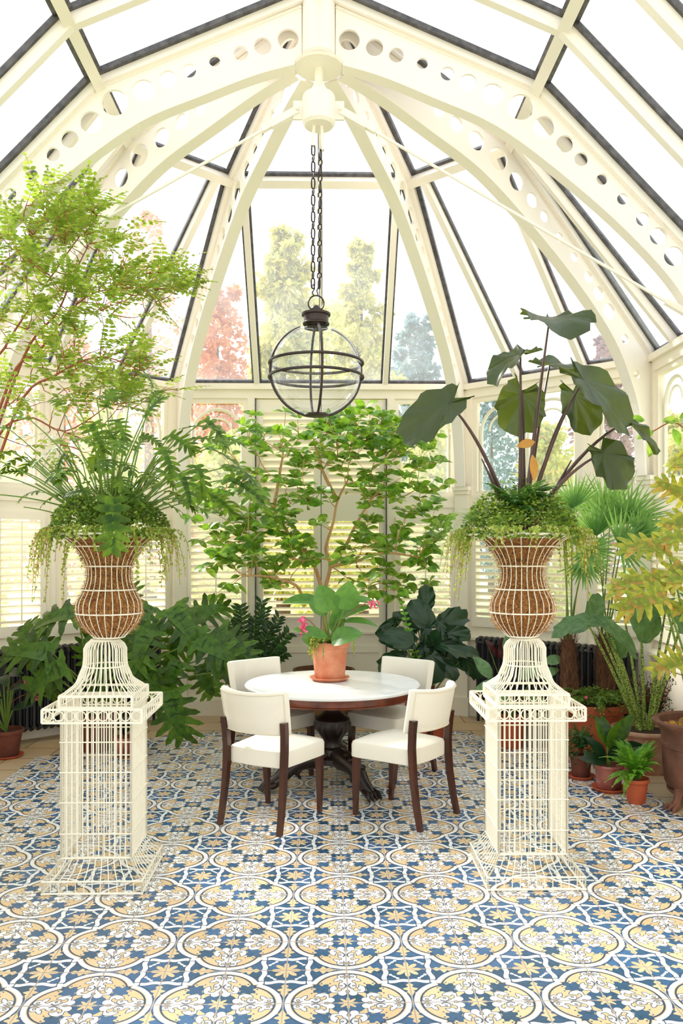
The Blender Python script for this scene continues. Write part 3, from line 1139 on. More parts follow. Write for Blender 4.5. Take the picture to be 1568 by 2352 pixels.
def pedestal(cx, cy, label):
    th = thing('wire_pedestal', (cx, cy, 0), label, 'pedestal', 'white wire plant pedestals')
    c = V((cx, cy, 0))
    # flared base
    mb = MB()
    wsq(mb, c, .25, .007, .006); wsq(mb, c, .25, .068, .005); wsq(mb, c, .178, .160, .005)
    for i in range(4):
        P0 = sqpts(c, .25, .007); P1 = sqpts(c, .25, .068); P2 = sqpts(c, .178, .160)
        for k in range(13):
            t = k / 12
            a = P0[i].lerp(P0[(i + 1) % 4], t); b = P1[i].lerp(P1[(i + 1) % 4], t); d = P2[i].lerp(P2[(i + 1) % 4], t)
            m_ = b.lerp(d, .5) - V((0, 0, .012))
            mb.tube([a, b, m_, d], .0045 if k % 12 == 0 else .0027, 5)
    mb.build('flared_base', M['wire'], th)
    # cage
    mb = MB()
    w = .178
    for i in range(4):
        A = sqpts(c, w, .16); B = sqpts(c, w, .93)
        for k in range(14):
            t = k / 13
            mb.tube([A[i].lerp(A[(i + 1) % 4], t), B[i].lerp(B[(i + 1) % 4], t)], .006 if k in (0, 13) else (.0048 if k in (3, 10) else .0035), 5)
    for z in (.285, .445, .60, .755): wsq(mb, c, w + .004, z, .0033)
    mb.build('cage_body', M['wire'], th)
    # cornice with rings
    mb = MB()
    for z in (.868, .935):
        p = sqpts(c, .25, z)
        for i in range(4): mb.bar(p[i], p[(i + 1) % 4], .007, .010)
    for i in range(4):
        A = sqpts(c, .25, .868); B = sqpts(c, .25, .935)
        mb.bar(A[i], B[i], .012, .012)
        D = (A[(i + 1) % 4] - A[i])
        dn = D.normalized()
        for k in range(9):
            cc = A[i].lerp(A[(i + 1) % 4], (k + .5) / 9) + V((0, 0, .0335))
            mb.tube([cc + dn * (.0245 * math.cos(q * PI / 7)) + V((0, 0, .0245 * math.sin(q * PI / 7))) for q in range(14)], .003, 4, loop=True)
        for k in range(1, 9):
            mb.tube([A[i].lerp(A[(i + 1) % 4], k / 9), B[i].lerp(B[(i + 1) % 4], k / 9)], .0022, 4)
        # braces between cornice and cage
        e = sqpts(c, w, .868)
        for k in range(1, 6):
            pass
        mb.tube([A[i], e[i]], .003, 5)
    mb.build('cornice', M['wire'], th)
    # upper box
    mb = MB()
    w2 = .186
    for z, h in ((.928, .022), (.99, .012)):
        p = sqpts(c, w2, z)
        for i in range(4): mb.bar(p[i], p[(i + 1) % 4], .008, h)
    for i in range(4):
        A = sqpts(c, w2, .93); B = sqpts(c, w2, .99)
        mb.bar(A[i], B[i], .011, .011)
        for k in range(1, 10):
            mb.tube([A[i].lerp(A[(i + 1) % 4], k / 10), B[i].lerp(B[(i + 1) % 4], k / 10)], .003, 5)
    mb.build('upper_frame', M['wire'], th)
    # bell neck: wires from the square up to a round collar
    mb = MB()
    n = 40
    for k in range(n):
        s_ = (k + .5) / n * 4
        i = int(s_); t = s_ - i
        B = sqpts(c, w2, .99)
        b = B[i].lerp(B[(i + 1) % 4], t)
        a = math.atan2(b.y - cy, b.x - cx)
        dr = V((math.cos(a), math.sin(a), 0))
        R0 = (b - c).to_2d().length
        pts = [b]
        for r, z in ((R0 * .55 + .114 * .45 - .01, 1.035), (.135, 1.075), (.114, 1.125), (.110, 1.17), (.110, 1.215), (.098, 1.24), (.072, 1.262)):
            pts.append(c + dr * r + V((0, 0, z)))
        mb.tube(pts, .0036, 5)
    for r, z, q in ((.116, 1.125, .004), (.072, 1.262, .006)):
        mb.tube([c + V((r * math.cos(2 * PI * k / 32), r * math.sin(2 * PI * k / 32), z)) for k in range(32)], q, 5, loop=True)
    mb.build('bell_neck', M['wire'], th)
    return th


URNPROF = [(.078, 1.276), (.110, 1.305), (.135, 1.335), (.160, 1.375), (.172, 1.42), (.168, 1.465), (.150, 1.50), (.131, 1.54), (.119, 1.58), (.116, 1.62),
           (.122, 1.665), (.138, 1.70), (.160, 1.735), (.195, 1.775), (.235, 1.803), (.290, 1.822)]
UP = catmull(URNPROF, 3)


def urn(cx, cy, label, rot=0.0):
    th = thing('wire_urn', (cx, cy, 1.272), label, 'urn', 'moss filled wire urns')
    c = V((cx, cy, 0))
    mb = MB()
    for k in range(26):
        a = 2 * PI * k / 26 + rot
        mb.tube([c + V((r * math.cos(a), r * math.sin(a), z)) for r, z in UP[::2] + [(.292, 1.822)]], .0028, 4)
    mb.build('wire_ribs', M['wire'], th)
    for z in (1.277, 1.405, 1.53, 1.655, 1.76, 1.822):
        r = min(UP, key=lambda q: abs(q[1] - z))[0]
        if z == 1.822: r = .312
        mb = MB()
        mb.tube([c + V(((r + .003) * math.cos(2 * PI * k / 40), (r + .003) * math.sin(2 * PI * k / 40), z)) for k in range(40)], .0042 if z < 1.8 else .006, 6, loop=True)
        if z == 1.822:
            for k in range(26):
                a = 2 * PI * k / 26 + rot
                mb.tube([c + V((.285 * math.cos(a), .285 * math.sin(a), z)), c + V((r * math.cos(a), r * math.sin(a), z))], .003, 4)
        mb.build('rim' if z > 1.8 else 'hoop', M['wire'], th)
    mb = MB()
    rr = random.Random(int(cx * 100))
    rings = []
    for r, z in UP[:-3]:
        rings.append([c + V(((r - .010 + rr.uniform(-.004, .003)) * math.cos(2 * PI * k / 48), (r - .010 + rr.uniform(-.004, .003)) * math.sin(2 * PI * k / 48), z)) for k in range(48)])
    mb.loft(rings)
    lin_ = mb.build('coir_liner', M['coir'], th)
    mb = MB()
    for k in range(9000):
        q = rr.random() * (len(UP) - 6)
        r, z = UP[int(q)]
        z = max(1.295, z + rr.uniform(-.012, .012))
        a = rr.uniform(0, 2 * PI)
        o = c + V(((r - .008) * math.cos(a), (r - .008) * math.sin(a), z))
        d = V((math.cos(a) * .8 + rr.uniform(-1, 1), math.sin(a) * .8 + rr.uniform(-1, 1), rr.uniform(-1.2, .9))).normalized()
        s_ = d.orthogonal().normalized() * .0017
        l_ = rr.uniform(.014, .036)
        if z < 1.32: d = V((d.x, d.y, abs(d.z)))
        mb.quad(o - s_, o + s_, o + d * l_ + V((0, 0, -.003)))
    mb.build('coir_fibres', M['coirhair'], lin_, smooth=False)
    return th


PL = V((-1.178, 4.40, 0)); PR = V((1.076, 4.41, 0))
pedestal(PL.x, PL.y, 'cream wire obelisk pedestal standing on the tiles left of the table')
pedestal(PR.x, PR.y, 'cream wire obelisk pedestal standing on the tiles right of the table, before the terracotta pots')
UL = V((-1.158, 4.40, 0)); UR = V((1.062, 4.41, 0))
urn(UL.x, UL.y, 'coir-lined wire urn on the left pedestal, one big leaf hanging over its rim')
urn(UR.x, UR.y, 'coir-lined wire urn on the right pedestal under the dark elephant ear plant', .1)

# ================================================================== table
TX, TY = .05, 6.15
th = thing('pedestal_table', (TX, TY, 0), 'round mahogany pedestal table with white marble top and carved paw feet', 'table')
mb = MB()
mb.lathe([(0, .722), (.62, .722), (.648, .724), (.655, .733), (.655, .742), (.648, .750), (.0, .750)], 72, (TX, TY, 0))
mb.build('marble_top', M['marble'], th)
mb = MB()
mb.lathe([(.0, .655), (.605, .655), (.618, .660), (.622, .668), (.612, .674), (.612, .712), (.618, .722), (.0, .722)], 72, (TX, TY, 0))
mb.build('apron', M['woodrim'], th)
mb = MB()
mb.lathe([(.0, .16), (.15, .16), (.15, .20), (.105, .22), (.10, .26), (.075, .275), (.068, .30), (.078, .335), (.10, .37, .012), (.125, .41, .016), (.135, .445, .016), (.128, .47, .008),
          (.132, .478), (.120, .492), (.095, .505), (.066, .53), (.055, .57), (.060, .61), (.085, .635), (.10, .655), (.0, .655)], 60, (TX, TY, 0), flute=40)
mb.build('turned_column', M['darkwood'], th)
for a in (208, 300, 78):
    a = math.radians(a)
    d = V((math.cos(a), math.sin(a), 0)); s_ = V((-d.y, d.x, 0))
    o = V((TX, TY, 0))
    mb = MB()
    mb.tube([o + d * r + V((0, 0, z)) for r, z in ((.08, .21), (.16, .20), (.24, .195), (.32, .175), (.38, .135), (.44, .085), (.50, .055), (.54, .045))],
            [.075, .08, .07, .062, .058, .05, .044, .03], 10)
    for k in range(9):
        q = .14 + k * .03
        mb.ball(o + d * q + V((0, 0, .245 - .3 * max(0, q - .22))) + s_ * (.02 * (-1) ** k), .03, .026, .024, 8, 5)
    for k in range(4):
        t = (k - 1.5) * .024
        mb.tube([o + d * .49 + s_ * t + V((0, 0, .062)), o + d * .545 + s_ * (t * 1.25) + V((0, 0, .050)), o + d * .585 + s_ * (t * 1.35) + V((0, 0, .018))], [.017, .019, .010], 7)
    mb.tube([o + d * .26 + V((0, 0, .16)), o + d * .30 + V((0, 0, .10)), o + d * .27 + V((0, 0, .07))], [.03, .022, .012], 7)
    mb.build('paw_foot', M['darkwood'], th)


# ================================================================== chairs
def rrect(wb, wf, y0, y1, r, z, n=5, bow=.0):
    """rounded trapezoid outline: width wb at back y0, wf at front y1"""
    P = [(-wb / 2, y0), (wb / 2, y0), (wf / 2, y1), (-wf / 2, y1)]
    out = []
    for i in range(4):
        p = V(P[i]); a = V(P[i - 1]); b = V(P[(i + 1) % 4])
        da = (a - p).normalized() * r; db = (b - p).normalized() * r
        for k in range(n + 1):
            t = k / n
            q = (p + da) * (1 - t) ** 2 + p * 2 * t * (1 - t) + (p + db) * t * t
            out.append(V((q.x, q.y, z)))
        # extra points on the straight edge
        q0 = p + db; q1 = b + (p - b).normalized() * r
        for t in (.25, .5, .75):
            e = q0.lerp(q1, t)
            nb = 4 * t * (1 - t) * bow
            if i == 0: e = e - V((0, nb))
            if i == 2: e = e + V((0, nb))
            out.append(V((e.x, e.y, z)))
    return out


def make_chair():
    th = thing('dining_chair', (0, 0, 0), 'x', 'chair', 'white linen dining chairs around the table')
    mb = MB()
    prof = [(.012, .385), (0, .392), (0, .47), (.006, .488), (.03, .499), (.10, .507), (.17, .510)]
    mb.loft([rrect(.43 - 2 * i, .50 - 2 * i, -.215 + i, .255 - i, max(.012, .055 - i * .2), z, bow=.015) for i, z in prof])
    mb.build('seat', M['linen'], th)
    # curved backrest
    mb = MB()
    NU = 22
    rings = []
    def back(u, v, dd):
        x = (.232 + .012 * v) * u
        y = -.262 + .098 * abs(u) ** 2.4 - .055 * v
        z = .595 + .27 * v + .012 * abs(u) ** 2 * (v * 1.6 - .4)
        tn = V((.232, .235 * u * abs(u) ** .4, 0)).normalized()
        nn = V((tn.y, -tn.x, 0))       # points to the back
        return V((x, y, z)) + nn * dd
    for k in range(NU + 1):
        u = -1 + 2 * k / NU
        e = 1 - max(0, abs(u) - .95) / .05 * .30
        ring_ = []
        T = .029 * e
        vv0, vv1 = .0 + (1 - e) * .06, 1.0 - (1 - e) * .06
        for v, d_ in ((vv0 + .07, T), (.3, T), (.7, T), (vv1 - .07, T), (vv1 - .015, T * .7), (vv1, 0), (vv1 - .015, -T * .7), (vv1 - .07, -T), (.7, -T), (.3, -T), (vv0 + .07, -T), (vv0 + .015, -T * .7), (vv0, 0), (vv0 + .015, T * .7)):
            ring_.append(back(u, v, d_))
        rings.append(ring_)
    mb.loft(rings)
    bk = mb.build('backrest', M['linen'], th)
    mb = MB()
    pts = [back(-.90 + 1.8 * k / 20, .05, .030) for k in range(21)]
    pts += [back(.90, .05 + .89 * k / 8, .030) for k in range(1, 9)]
    pts += [back(.90 - 1.8 * k / 20, .94, .030) for k in range(1, 21)]
    pts += [back(-.90, .94 - .89 * k / 8, .030) for k in range(1, 8)]
    mb.tube(pts, .0042, 5, loop=True)
    mb.build('piping', M['piping'], bk)
    for sg in (-1, 1):
        mb = MB()
        pts = [(sg * .225, -.285, 0), (sg * .222, -.258, .12), (sg * .218, -.232, .28), (sg * .217, -.222, .40), (sg * .219, -.218, .50), (sg * .224, -.225, .60), (sg * .226, -.235, .68)]
        for a, b in zip(pts[:-1], pts[1:]):
            w0 = .031 + .008 * min(1, a[2] / .35); w1 = .031 + .008 * min(1, b[2] / .35)
            mb.bar(a, b, w0, w0, up=(0, 1, 0), w2=w1, h2=w1)
        mb.build('leg', M['wood'], th, smooth=False)
    for sg in (-1, 1):
        mb = MB()
        pts = [(sg * .205, .232, 0), (sg * .210, .226, .13), (sg * .212, .222, .26), (sg * .212, .215, .40)]
        for a, b in zip(pts[:-1], pts[1:]):
            w0 = .026 + .018 * min(1, a[2] / .35); w1 = .026 + .018 * min(1, b[2] / .35)
            mb.bar(a, b, w0, w0, up=(0, 1, 0), w2=w1, h2=w1)
        mb.build('leg', M['wood'], th, smooth=False)
    return th


ch = make_chair()
SPOT = [(-.335, 5.345, 60, 'white linen dining chair with its back to the viewer, front left of the table'),
        (.505, 5.405, 141, 'white linen dining chair at the front right of the table, turned left'),
        (-.42, 6.385, -49, 'white linen dining chair at the back left of the table, below the fine-leaved dark plant'),
        (.505, 6.395, -131, 'white linen dining chair at the back right of the table, beside the dark philodendron')]
for i, (x, y, a, lb) in enumerate(SPOT):
    o = ch if i == 0 else copy_tree(ch)
    o.location = (x, y, 0)
    o.rotation_euler.z = math.radians(a - 90)
    o['label'] = lb

# ================================================================== lantern
LX, LY, LZ = -.069, HUBY, 3.01
th = thing('pendant_lantern', (LX, LY, LZ), 'round glass globe lantern in a bronze cage hanging on a doubled chain', 'lantern')
LR = .318
mb = MB()
prof = [(LR * math.sin(PI * k / 26), LZ - LR * math.cos(PI * k / 26)) for k in range(1, 24)]
mb.lathe(prof, 48, (LX, LY, 0))
mb.f = [f for f in mb.f if len(f) == 4]
mb.m = mb.m[:len(mb.f)]
mb.build('glass_globe', M['globe'], th)
RC = LR + .006
for a in (8, 98):
    a = math.radians(a)
    d = V((math.cos(a), math.sin(a), 0))
    for sg in (-1, 1):
        mb = MB()
        pts = [V((LX, LY, LZ)) + d * (sg * RC * math.sin(t)) - V((0, 0, RC * math.cos(t))) for t in [math.radians(16 + 144 * k / 24) for k in range(25)]]
        mb.tube(pts, .0095, 6)
        mb.build('hoop_bar', M['bronze'], th)
for z in (.055, -.045):
    mb = MB()
    r = math.sqrt(RC * RC - z * z) + .012
    mb.tube([V((LX + r * math.cos(2 * PI * k / 48), LY + r * math.sin(2 * PI * k / 48), LZ + z)) for k in range(48)], .0105, 6, loop=True)
    mb.build('belt_ring', M['bronze'], th)
mb = MB()
zb = LZ - RC
mb.lathe([(.03, zb + .028), (.088, zb + .020), (.092, zb + .008), (.05, zb + .0), (.03, zb)], 24, (LX, LY, 0))
mb.build('bottom_ring', M['bronze'], th)
zt = LZ + RC
mb = MB()
mb.lathe([(.0, zt - .02), (.085, zt - .022), (.07, zt - .005), (.07, zt + .008), (.094, zt + .004), (.096, zt + .012), (.088, zt + .02), (.088, zt + .065), (.102, zt + .068), (.104, zt + .082), (.06, zt + .092),
          (.035, zt + .098), (.035, zt + .115), (.022, zt + .135), (.0, zt + .145)], 32, (LX, LY, 0))
mb.build('cap', M['bronze'], th)
mb = MB()
zc = zt + .155
mb.tube([V((LX + .055 * math.cos(t), LY, zc + .055 * math.sin(t))) for t in [math.radians(-58 + 296 * k / 24) for k in range(25)]], .006, 6)
mb.build('top_loop', M['bronze'], th)


def chain(x0, z0, x1, z1, ph):
    mb = MB()
    n = max(1, int(round(math.hypot(x1 - x0, z1 - z0) / .058)))
    for k in range(n):
        t = (k + .5) / n
        c = V((x0 + (x1 - x0) * t, LY, z0 + (z1 - z0) * t))
        al = (k % 2) * 80 + 30 + ph
        d = V((math.cos(math.radians(al)), math.sin(math.radians(al)), 0))
        hl = .036 if k % 2 == 0 else .020
        wd = .013 if k % 2 == 0 else .016
        pts = []
        for q in range(14):
            b = 2 * PI * q / 14
            cs, sn = math.cos(b), math.sin(b)
            pts.append(c + d * (wd * cs) + V((0, 0, (hl - wd) * (1 if sn > 0 else -1) * (abs(sn) > .2) + wd * sn)))
        mb.tube(pts, .0055, 5, loop=True)
    return mb


chain(LX - .022, 3.60, LX - .020, 4.60, 0).build('chain', M['chain'], th)
chain(LX + .022, 3.60, LX + .030, 4.57, 35).build('chain', M['chain'], th)
mb = MB()
z_ = zc + .055
mb.tube([V((LX - .015, LY, z_ - .004)), V((LX - .028, LY, z_ + .02)), V((LX - .01, LY, z_ + .05)), V((LX - .022, LY, z_ + .085)), V((LX - .03, LY, 3.60))], .005, 5)
mb.tube([V((LX + .015, LY, z_ - .004)), V((LX + .005, LY, z_ + .035)), V((LX + .025, LY, z_ + .075)), V((LX + .022, LY, 3.60))], .005, 5)
mb.build('hook', M['chain'], th)


# ================================================================== radiators
def radiator(bay, t0, t1, label):
    p = bay.P((t0 + t1) / 2, .20, 0)
    th = thing('column_radiator', p, label, 'radiator', 'black column radiators')
    n = int((t1 - t0) / .062)
    for i in range(n):
        t = t0 + (i + .5) * (t1 - t0) / n
        mb = MB()
        for d in (.14, .20, .26):
            mb.tube([bay.P(t, d, .15), bay.P(t, d, .80)], .017, 8)
        mb.tube([bay.P(t, .13, .80), bay.P(t, .135, .832), bay.P(t, .20, .845), bay.P(t, .265, .832), bay.P(t, .27, .80)], [.02, .024, .026, .024, .02], 8)
        mb.tube([bay.P(t, .13, .15), bay.P(t, .20, .12), bay.P(t, .27, .15)], [.02, .025, .02], 8)
        if i in (0, n - 1):
            for d in (.15, .25): mb.tube([bay.P(t, d, .13), bay.P(t, d, 0.004)], [.02, .014], 8)
        mb.build('radiator_column', M['iron'], th)
    mb = MB()
    mb.tube([bay.P(t1, .2, .14), bay.P(t1 + .06, .2, .14), bay.P(t1 + .06, .2, 0.004)], .012, 6)
    mb.ball(bay.P(t1 + .05, .2, .15), .025)
    mb.build('valve', M['iron'], th)


radiator(bayL, .32, 1.92, 'black cast iron column radiator against the left slanting wall, behind big lobed leaves')
radiator(bayR, .28, 1.90, 'black cast iron column radiator against the right slanting wall, behind the palm trunks')


# ================================================================== pots
def pot(name, x, y, r, h, label, mk='terra', rb=None, saucer=None, z=0.0, rim=None, soil='soil', grp=None, lip=.16, cat='pot'):
    th = thing(name, (x, y, z), label, cat, grp)
    rb = rb or r * .70
    rim = rim if rim is not None else r * .09
    z0 = z + (.018 if saucer else 0)
    zl = z0 + h * (1 - lip)
    rl = rb + (r - rim - rb) * (1 - lip)
    mb = MB()
    mb.lathe([(.0, z0), (rb * .97, z0), (rb, z0 + .006), (rl, zl), (r - rim * .1, zl + .004), (r, zl + .012), (r, z0 + h - .008), (r - .004, z0 + h), (r - rim * .9, z0 + h), (r - rim * 1.3, z0 + h - .03), (.0, z0 + h - .035)], 40, (x, y, 0))
    mb.build('pot_body', M[mk], th)
    mb = MB()
    mb.lathe([(r - rim * 1.25, z0 + h - .034), (r * .5, z0 + h - .026), (.0, z0 + h - .022)], 24, (x, y, 0))
    mb.build('soil', M[soil], th)
    if saucer:
        sb = MB()
        sb.lathe([(.0, z), (saucer * .82, z), (saucer, z + .020), (saucer, z + .026), (saucer * .95, z + .026), (saucer * .80, z + .012), (.0, z + .012)], 40, (x, y, 0))
        sb.build('saucer', M['terra' if mk == 'terra' else 'terrared'], th)
    return z0 + h


def P2(px, y):
    """floor x for a photograph column at depth y"""
    return (px - 748.0) / FPX * y


pot('terracotta_pot', .03, 6.27, .153, .275, 'terracotta pot with saucer standing on the white marble table top', 'terra', rb=.115, saucer=.153, z=.7515)
pot('terracotta_pot', P2(20, 6.96), 6.96, .145, .22, 'dark terracotta pot with saucer at the left edge, beside the black radiator', 'terradark', saucer=.14)
pot('terracotta_pot', P2(288, 6.96), 6.96, .10, .17, 'small pink terracotta pot seen through the left wire pedestal', 'glazed', saucer=None)
pot('planter', -2.02, 7.22, .20, .32, 'dark round planter behind the left wire pedestal', 'terradark')
pot('planter', -.74, 8.12, .20, .34, 'terracotta planter hidden behind the back left chair', 'terra2')
# large wooden tub behind the table
th = thing('wooden_tub', (-.02, 8.2, 0), 'large brown wooden tub holding the leafy shrub behind the table', 'planter')
mb = MB()
mb.lathe([(.0, .03), (.27, .03), (.31, .56), (.29, .56), (.28, .50), (.0, .50)], 36, (-.02, 8.2, 0))
mb.build('tub_body', M['gold'], th)
mb = MB()
for z, r in ((.12, .280), (.44, .305)):
    mb.lathe([(r, z), (r + .006, z), (r + .008, z + .03), (r, z + .03)], 36, (-.02, 8.2, 0))
mb.build('tub_band', M['iron'], th)
for k in range(4):
    mb = MB()
    a = k * PI / 2 + .7
    mb.box(-.02 + .2 * math.cos(a) - .03, -.02 + .2 * math.cos(a) + .03, 8.2 + .2 * math.sin(a) - .03, 8.2 + .2 * math.sin(a) + .03, 0.004, .03)
    mb.build('tub_foot', M['gold'], th)
mb = MB()
mb.lathe([(.28, .505), (.1, .52), (0, .525)], 24, (-.02, 8.2, 0))
mb.build('soil', M['soil'], th)
pot('terracotta_pot', P2(980, 7.5), 7.5, .20, .37, 'orange terracotta pot with ribbed rim behind the front right chair', 'terrared', rb=.15, lip=.22)
pot('terracotta_pot', P2(1176, 7.25), 7.25, .115, .27, 'terracotta pot seen through the right wire pedestal, left of a grey pot', 'terrared', rb=.10)
pot('stone_pot', P2(1236, 7.3), 7.3, .115, .27, 'pale grey pot seen through the right wire pedestal', 'greypot', rb=.11)
pot('planter', P2(1368, 6.9), 6.9, .27, .46, 'large orange terracotta planter holding the two palms', 'terrared', rb=.20)
pot('terracotta_bowl', P2(1488, 6.45), 6.45, .27, .34, 'wide weathered terracotta bowl pot with elephant ear stalks, behind the fern', 'terra2', rb=.19, lip=.10)
pot('terracotta_pot', P2(1337, 6.24), 6.24, .092, .165, 'small terracotta pot with saucer just right of the right pedestal', 'terradark', rb=.066, saucer=.105)
pot('glazed_pot', P2(1402, 5.92), 5.92, .105, .17, 'low pink glazed pot with saucer holding broad dark leaves', 'glazed', rb=.088, saucer=.128)
pot('terracotta_pot', P2(1466, 5.62), 5.62, .088, .17, 'small red terracotta pot holding the bright green fern', 'terrared', rb=.060)
# big urn on claw feet at the right edge
ux, uy = P2(1622, 5.55), 5.55
th = thing('garden_urn', (ux, uy, 0), 'large rust brown urn pot on clawed iron feet at the right edge', 'urn')
mb = MB()
mb.lathe([(.0, .12), (.20, .12), (.235, .13), (.25, .16), (.262, .30), (.268, .40), (.28, .405), (.282, .43), (.27, .44), (.274, .50), (.30, .535), (.325, .555), (.33, .575), (.315, .585), (.285, .575), (.27, .53), (.0, .52)], 48, (ux, uy, 0))
mb.build('urn_body', M['ironpot'], th)
mb = MB()
for k in range(260):
    a = R.uniform(0, 2 * PI); r = .26 * math.sqrt(R.random())
    mb.ball((ux + r * math.cos(a), uy + r * math.sin(a), .528 + R.uniform(0, .02)), R.uniform(.012, .022), R.uniform(.012, .02), .008, 5, 4)
mb.build('moss_chips', M['moss'], th)
mb = MB()
mb.lathe([(.0, .085), (.22, .085), (.235, .10), (.235, .115), (.21, .12), (.0, .12)], 32, (ux, uy, 0))
mb.build('stand_ring', M['ironpot'], th)
for a in (205, 325, 85):
    a = math.radians(a)
    d = V((math.cos(a), math.sin(a), 0)); o = V((ux, uy, 0)); s_ = V((-d.y, d.x, 0))
    mb = MB()
    mb.tube([o + d * .17 + V((0, 0, .14)), o + d * .235 + V((0, 0, .115)), o + d * .245 + V((0, 0, .07)), o + d * .26 + V((0, 0, .035))], [.035, .036, .026, .030], 8)
    for k in (-1, 0, 1):
        mb.tube([o + d * .26 + s_ * k * .02 + V((0, 0, .035)), o + d * .31 + s_ * k * .035 + V((0, 0, .025)), o + d * .335 + s_ * k * .04 + V((0, 0, .006))], [.018, .016, .006], 6)
    mb.build('claw_foot', M['ironpot'], th)


# ================================================================== plants: materials
M['lf_phil'] = leafmat('philodendron_leaf', [(40, 74, 16), (70, 108, 24), (108, 144, 34), (50, 88, 24)], .42, .40, (168, 190, 40), spec=.3)
M['lf_phil2'] = leafmat('deep_philodendron_leaf', [(26, 56, 14), (46, 84, 22), (78, 118, 32), (36, 72, 22)], .34, .32, (150, 180, 44), spec=.4)
M['lf_dark'] = leafmat('dark_glossy_leaf', [(14, 36, 22), (22, 50, 30), (34, 66, 38)], .28, .18, (70, 120, 40))
M['lf_zz'] = leafmat('zz_leaf', [(16, 42, 18), (26, 60, 24), (50, 92, 34)], .28, .25, (90, 150, 40))
M['lf_aloc'] = leafmat('elephant_ear_leaf', [(36, 52, 26), (50, 68, 28), (44, 60, 32)], .24, .42, (120, 134, 36), spec=.6)
M['lf_zeb'] = leafmat('pale_elephant_ear_leaf', [(84, 124, 80), (112, 150, 100), (70, 110, 66)], .38, .42, (150, 186, 90))
M['lf_shrub'] = leafmat('shrub_leaf', [(56, 112, 28), (110, 164, 42), (142, 186, 56), (44, 90, 36), (172, 200, 80)], .42, .42, (170, 206, 60))
M['lf_pin'] = leafmat('feathery_leaf', [(104, 146, 40), (146, 180, 56), (178, 200, 84), (80, 124, 36)], .45, .42, (190, 210, 80))
M['lf_creep'] = leafmat('creeping_leaf', [(40, 84, 28), (80, 124, 40), (126, 160, 58), (30, 66, 26), (160, 186, 80)], .45, .35, (180, 204, 70))
M['lf_creep2'] = leafmat('light_creeping_leaf', [(110, 150, 50), (156, 186, 74), (190, 206, 110)], .5, .45, (206, 220, 90))
M['lf_fern'] = leafmat('fern_leaf', [(60, 130, 30), (96, 168, 44), (130, 190, 60)], .45, .4, (170, 210, 60))
M['lf_fernd'] = leafmat('dark_fern_leaf', [(26, 72, 34), (44, 98, 44), (60, 116, 60)], .45, .35, (120, 170, 60))
M['lf_palm'] = leafmat('palm_leaf', [(70, 124, 56), (96, 150, 78), (130, 174, 100)], .4, .4, (170, 200, 90))
M['lf_yel'] = leafmat('yellowed_lobed_leaf', [(122, 154, 44), (190, 184, 62), (160, 176, 56), (116, 150, 50), (196, 146, 74), (176, 188, 78)], .45, .45, (220, 190, 60))
M['lf_med'] = leafmat('medinilla_leaf', [(62, 116, 44), (88, 142, 58), (60, 104, 70)], .3, .3, (150, 190, 70))
M['lf_cal'] = leafmat('striped_leaf', [(60, 104, 60), (120, 160, 110), (40, 78, 46)], .35, .3, (140, 180, 90))
M['lf_mar'] = leafmat('maroon_leaf', [(58, 20, 26), (76, 30, 34)], .35, .3, (110, 40, 40))
M['lf_orange'] = leafmat('withered_leaf', [(176, 104, 58), (190, 150, 60)], .6, .35, (200, 140, 70))
M['lf_bushdk'] = leafmat('small_dark_leaf', [(24, 44, 22), (44, 62, 32), (60, 50, 30)], .5, .25, (90, 110, 40))
M['spot'] = mat('spotted_stalk', (150, 176, 84), .45)
_nt = M['spot'].node_tree
_t = _nt.nodes.new('ShaderNodeTexCoord'); _v = _nt.nodes.new('ShaderNodeTexVoronoi'); _v.inputs['Scale'].default_value = 70
_mp = _nt.nodes.new('ShaderNodeMapping'); _mp.inputs['Scale'].default_value = (1, 1, 1.7)
_r = _nt.nodes.new('ShaderNodeValToRGB'); _r.color_ramp.interpolation = 'CONSTANT'
_r.color_ramp.elements[0].color = lin((44, 58, 28)); _r.color_ramp.elements[1].color = lin((158, 182, 84)); _r.color_ramp.elements[1].position = .42
_nt.links.new(_t.outputs['Object'], _mp.inputs['Vector']); _nt.links.new(_mp.outputs['Vector'], _v.inputs['Vector'])
_nt.links.new(_v.outputs['Distance'], _r.inputs['Fac']); _nt.links.new(_r.outputs['Color'], _nt.nodes['Principled BSDF'].inputs['Base Color'])
UPV = V((0, 0, 1))


def rv(r, s=1.0): return V((r.uniform(-s, s), r.uniform(-s, s), r.uniform(-s, s)))


def horiz(v):
    v = V((v.x, v.y, 0))
    return v.normalized() if v.length > 1e-4 else V((1, 0, 0))


def stalk(mb, a, b, sag=.0, r0=.006, r1=.003, up=.35, n=7):
    """leaf stalk rising from a and arching out to b"""
    a = V(a); b = V(b)
    c = a.lerp(b, .45) + V((0, 0, (b - a).length * up))
    pts = bez(a, c, b, n)
    mb.tube(pts, [r0 + (r1 - r0) * i / n for i in range(n + 1)], 5)
    return (pts[-1] - pts[-2]).normalized()


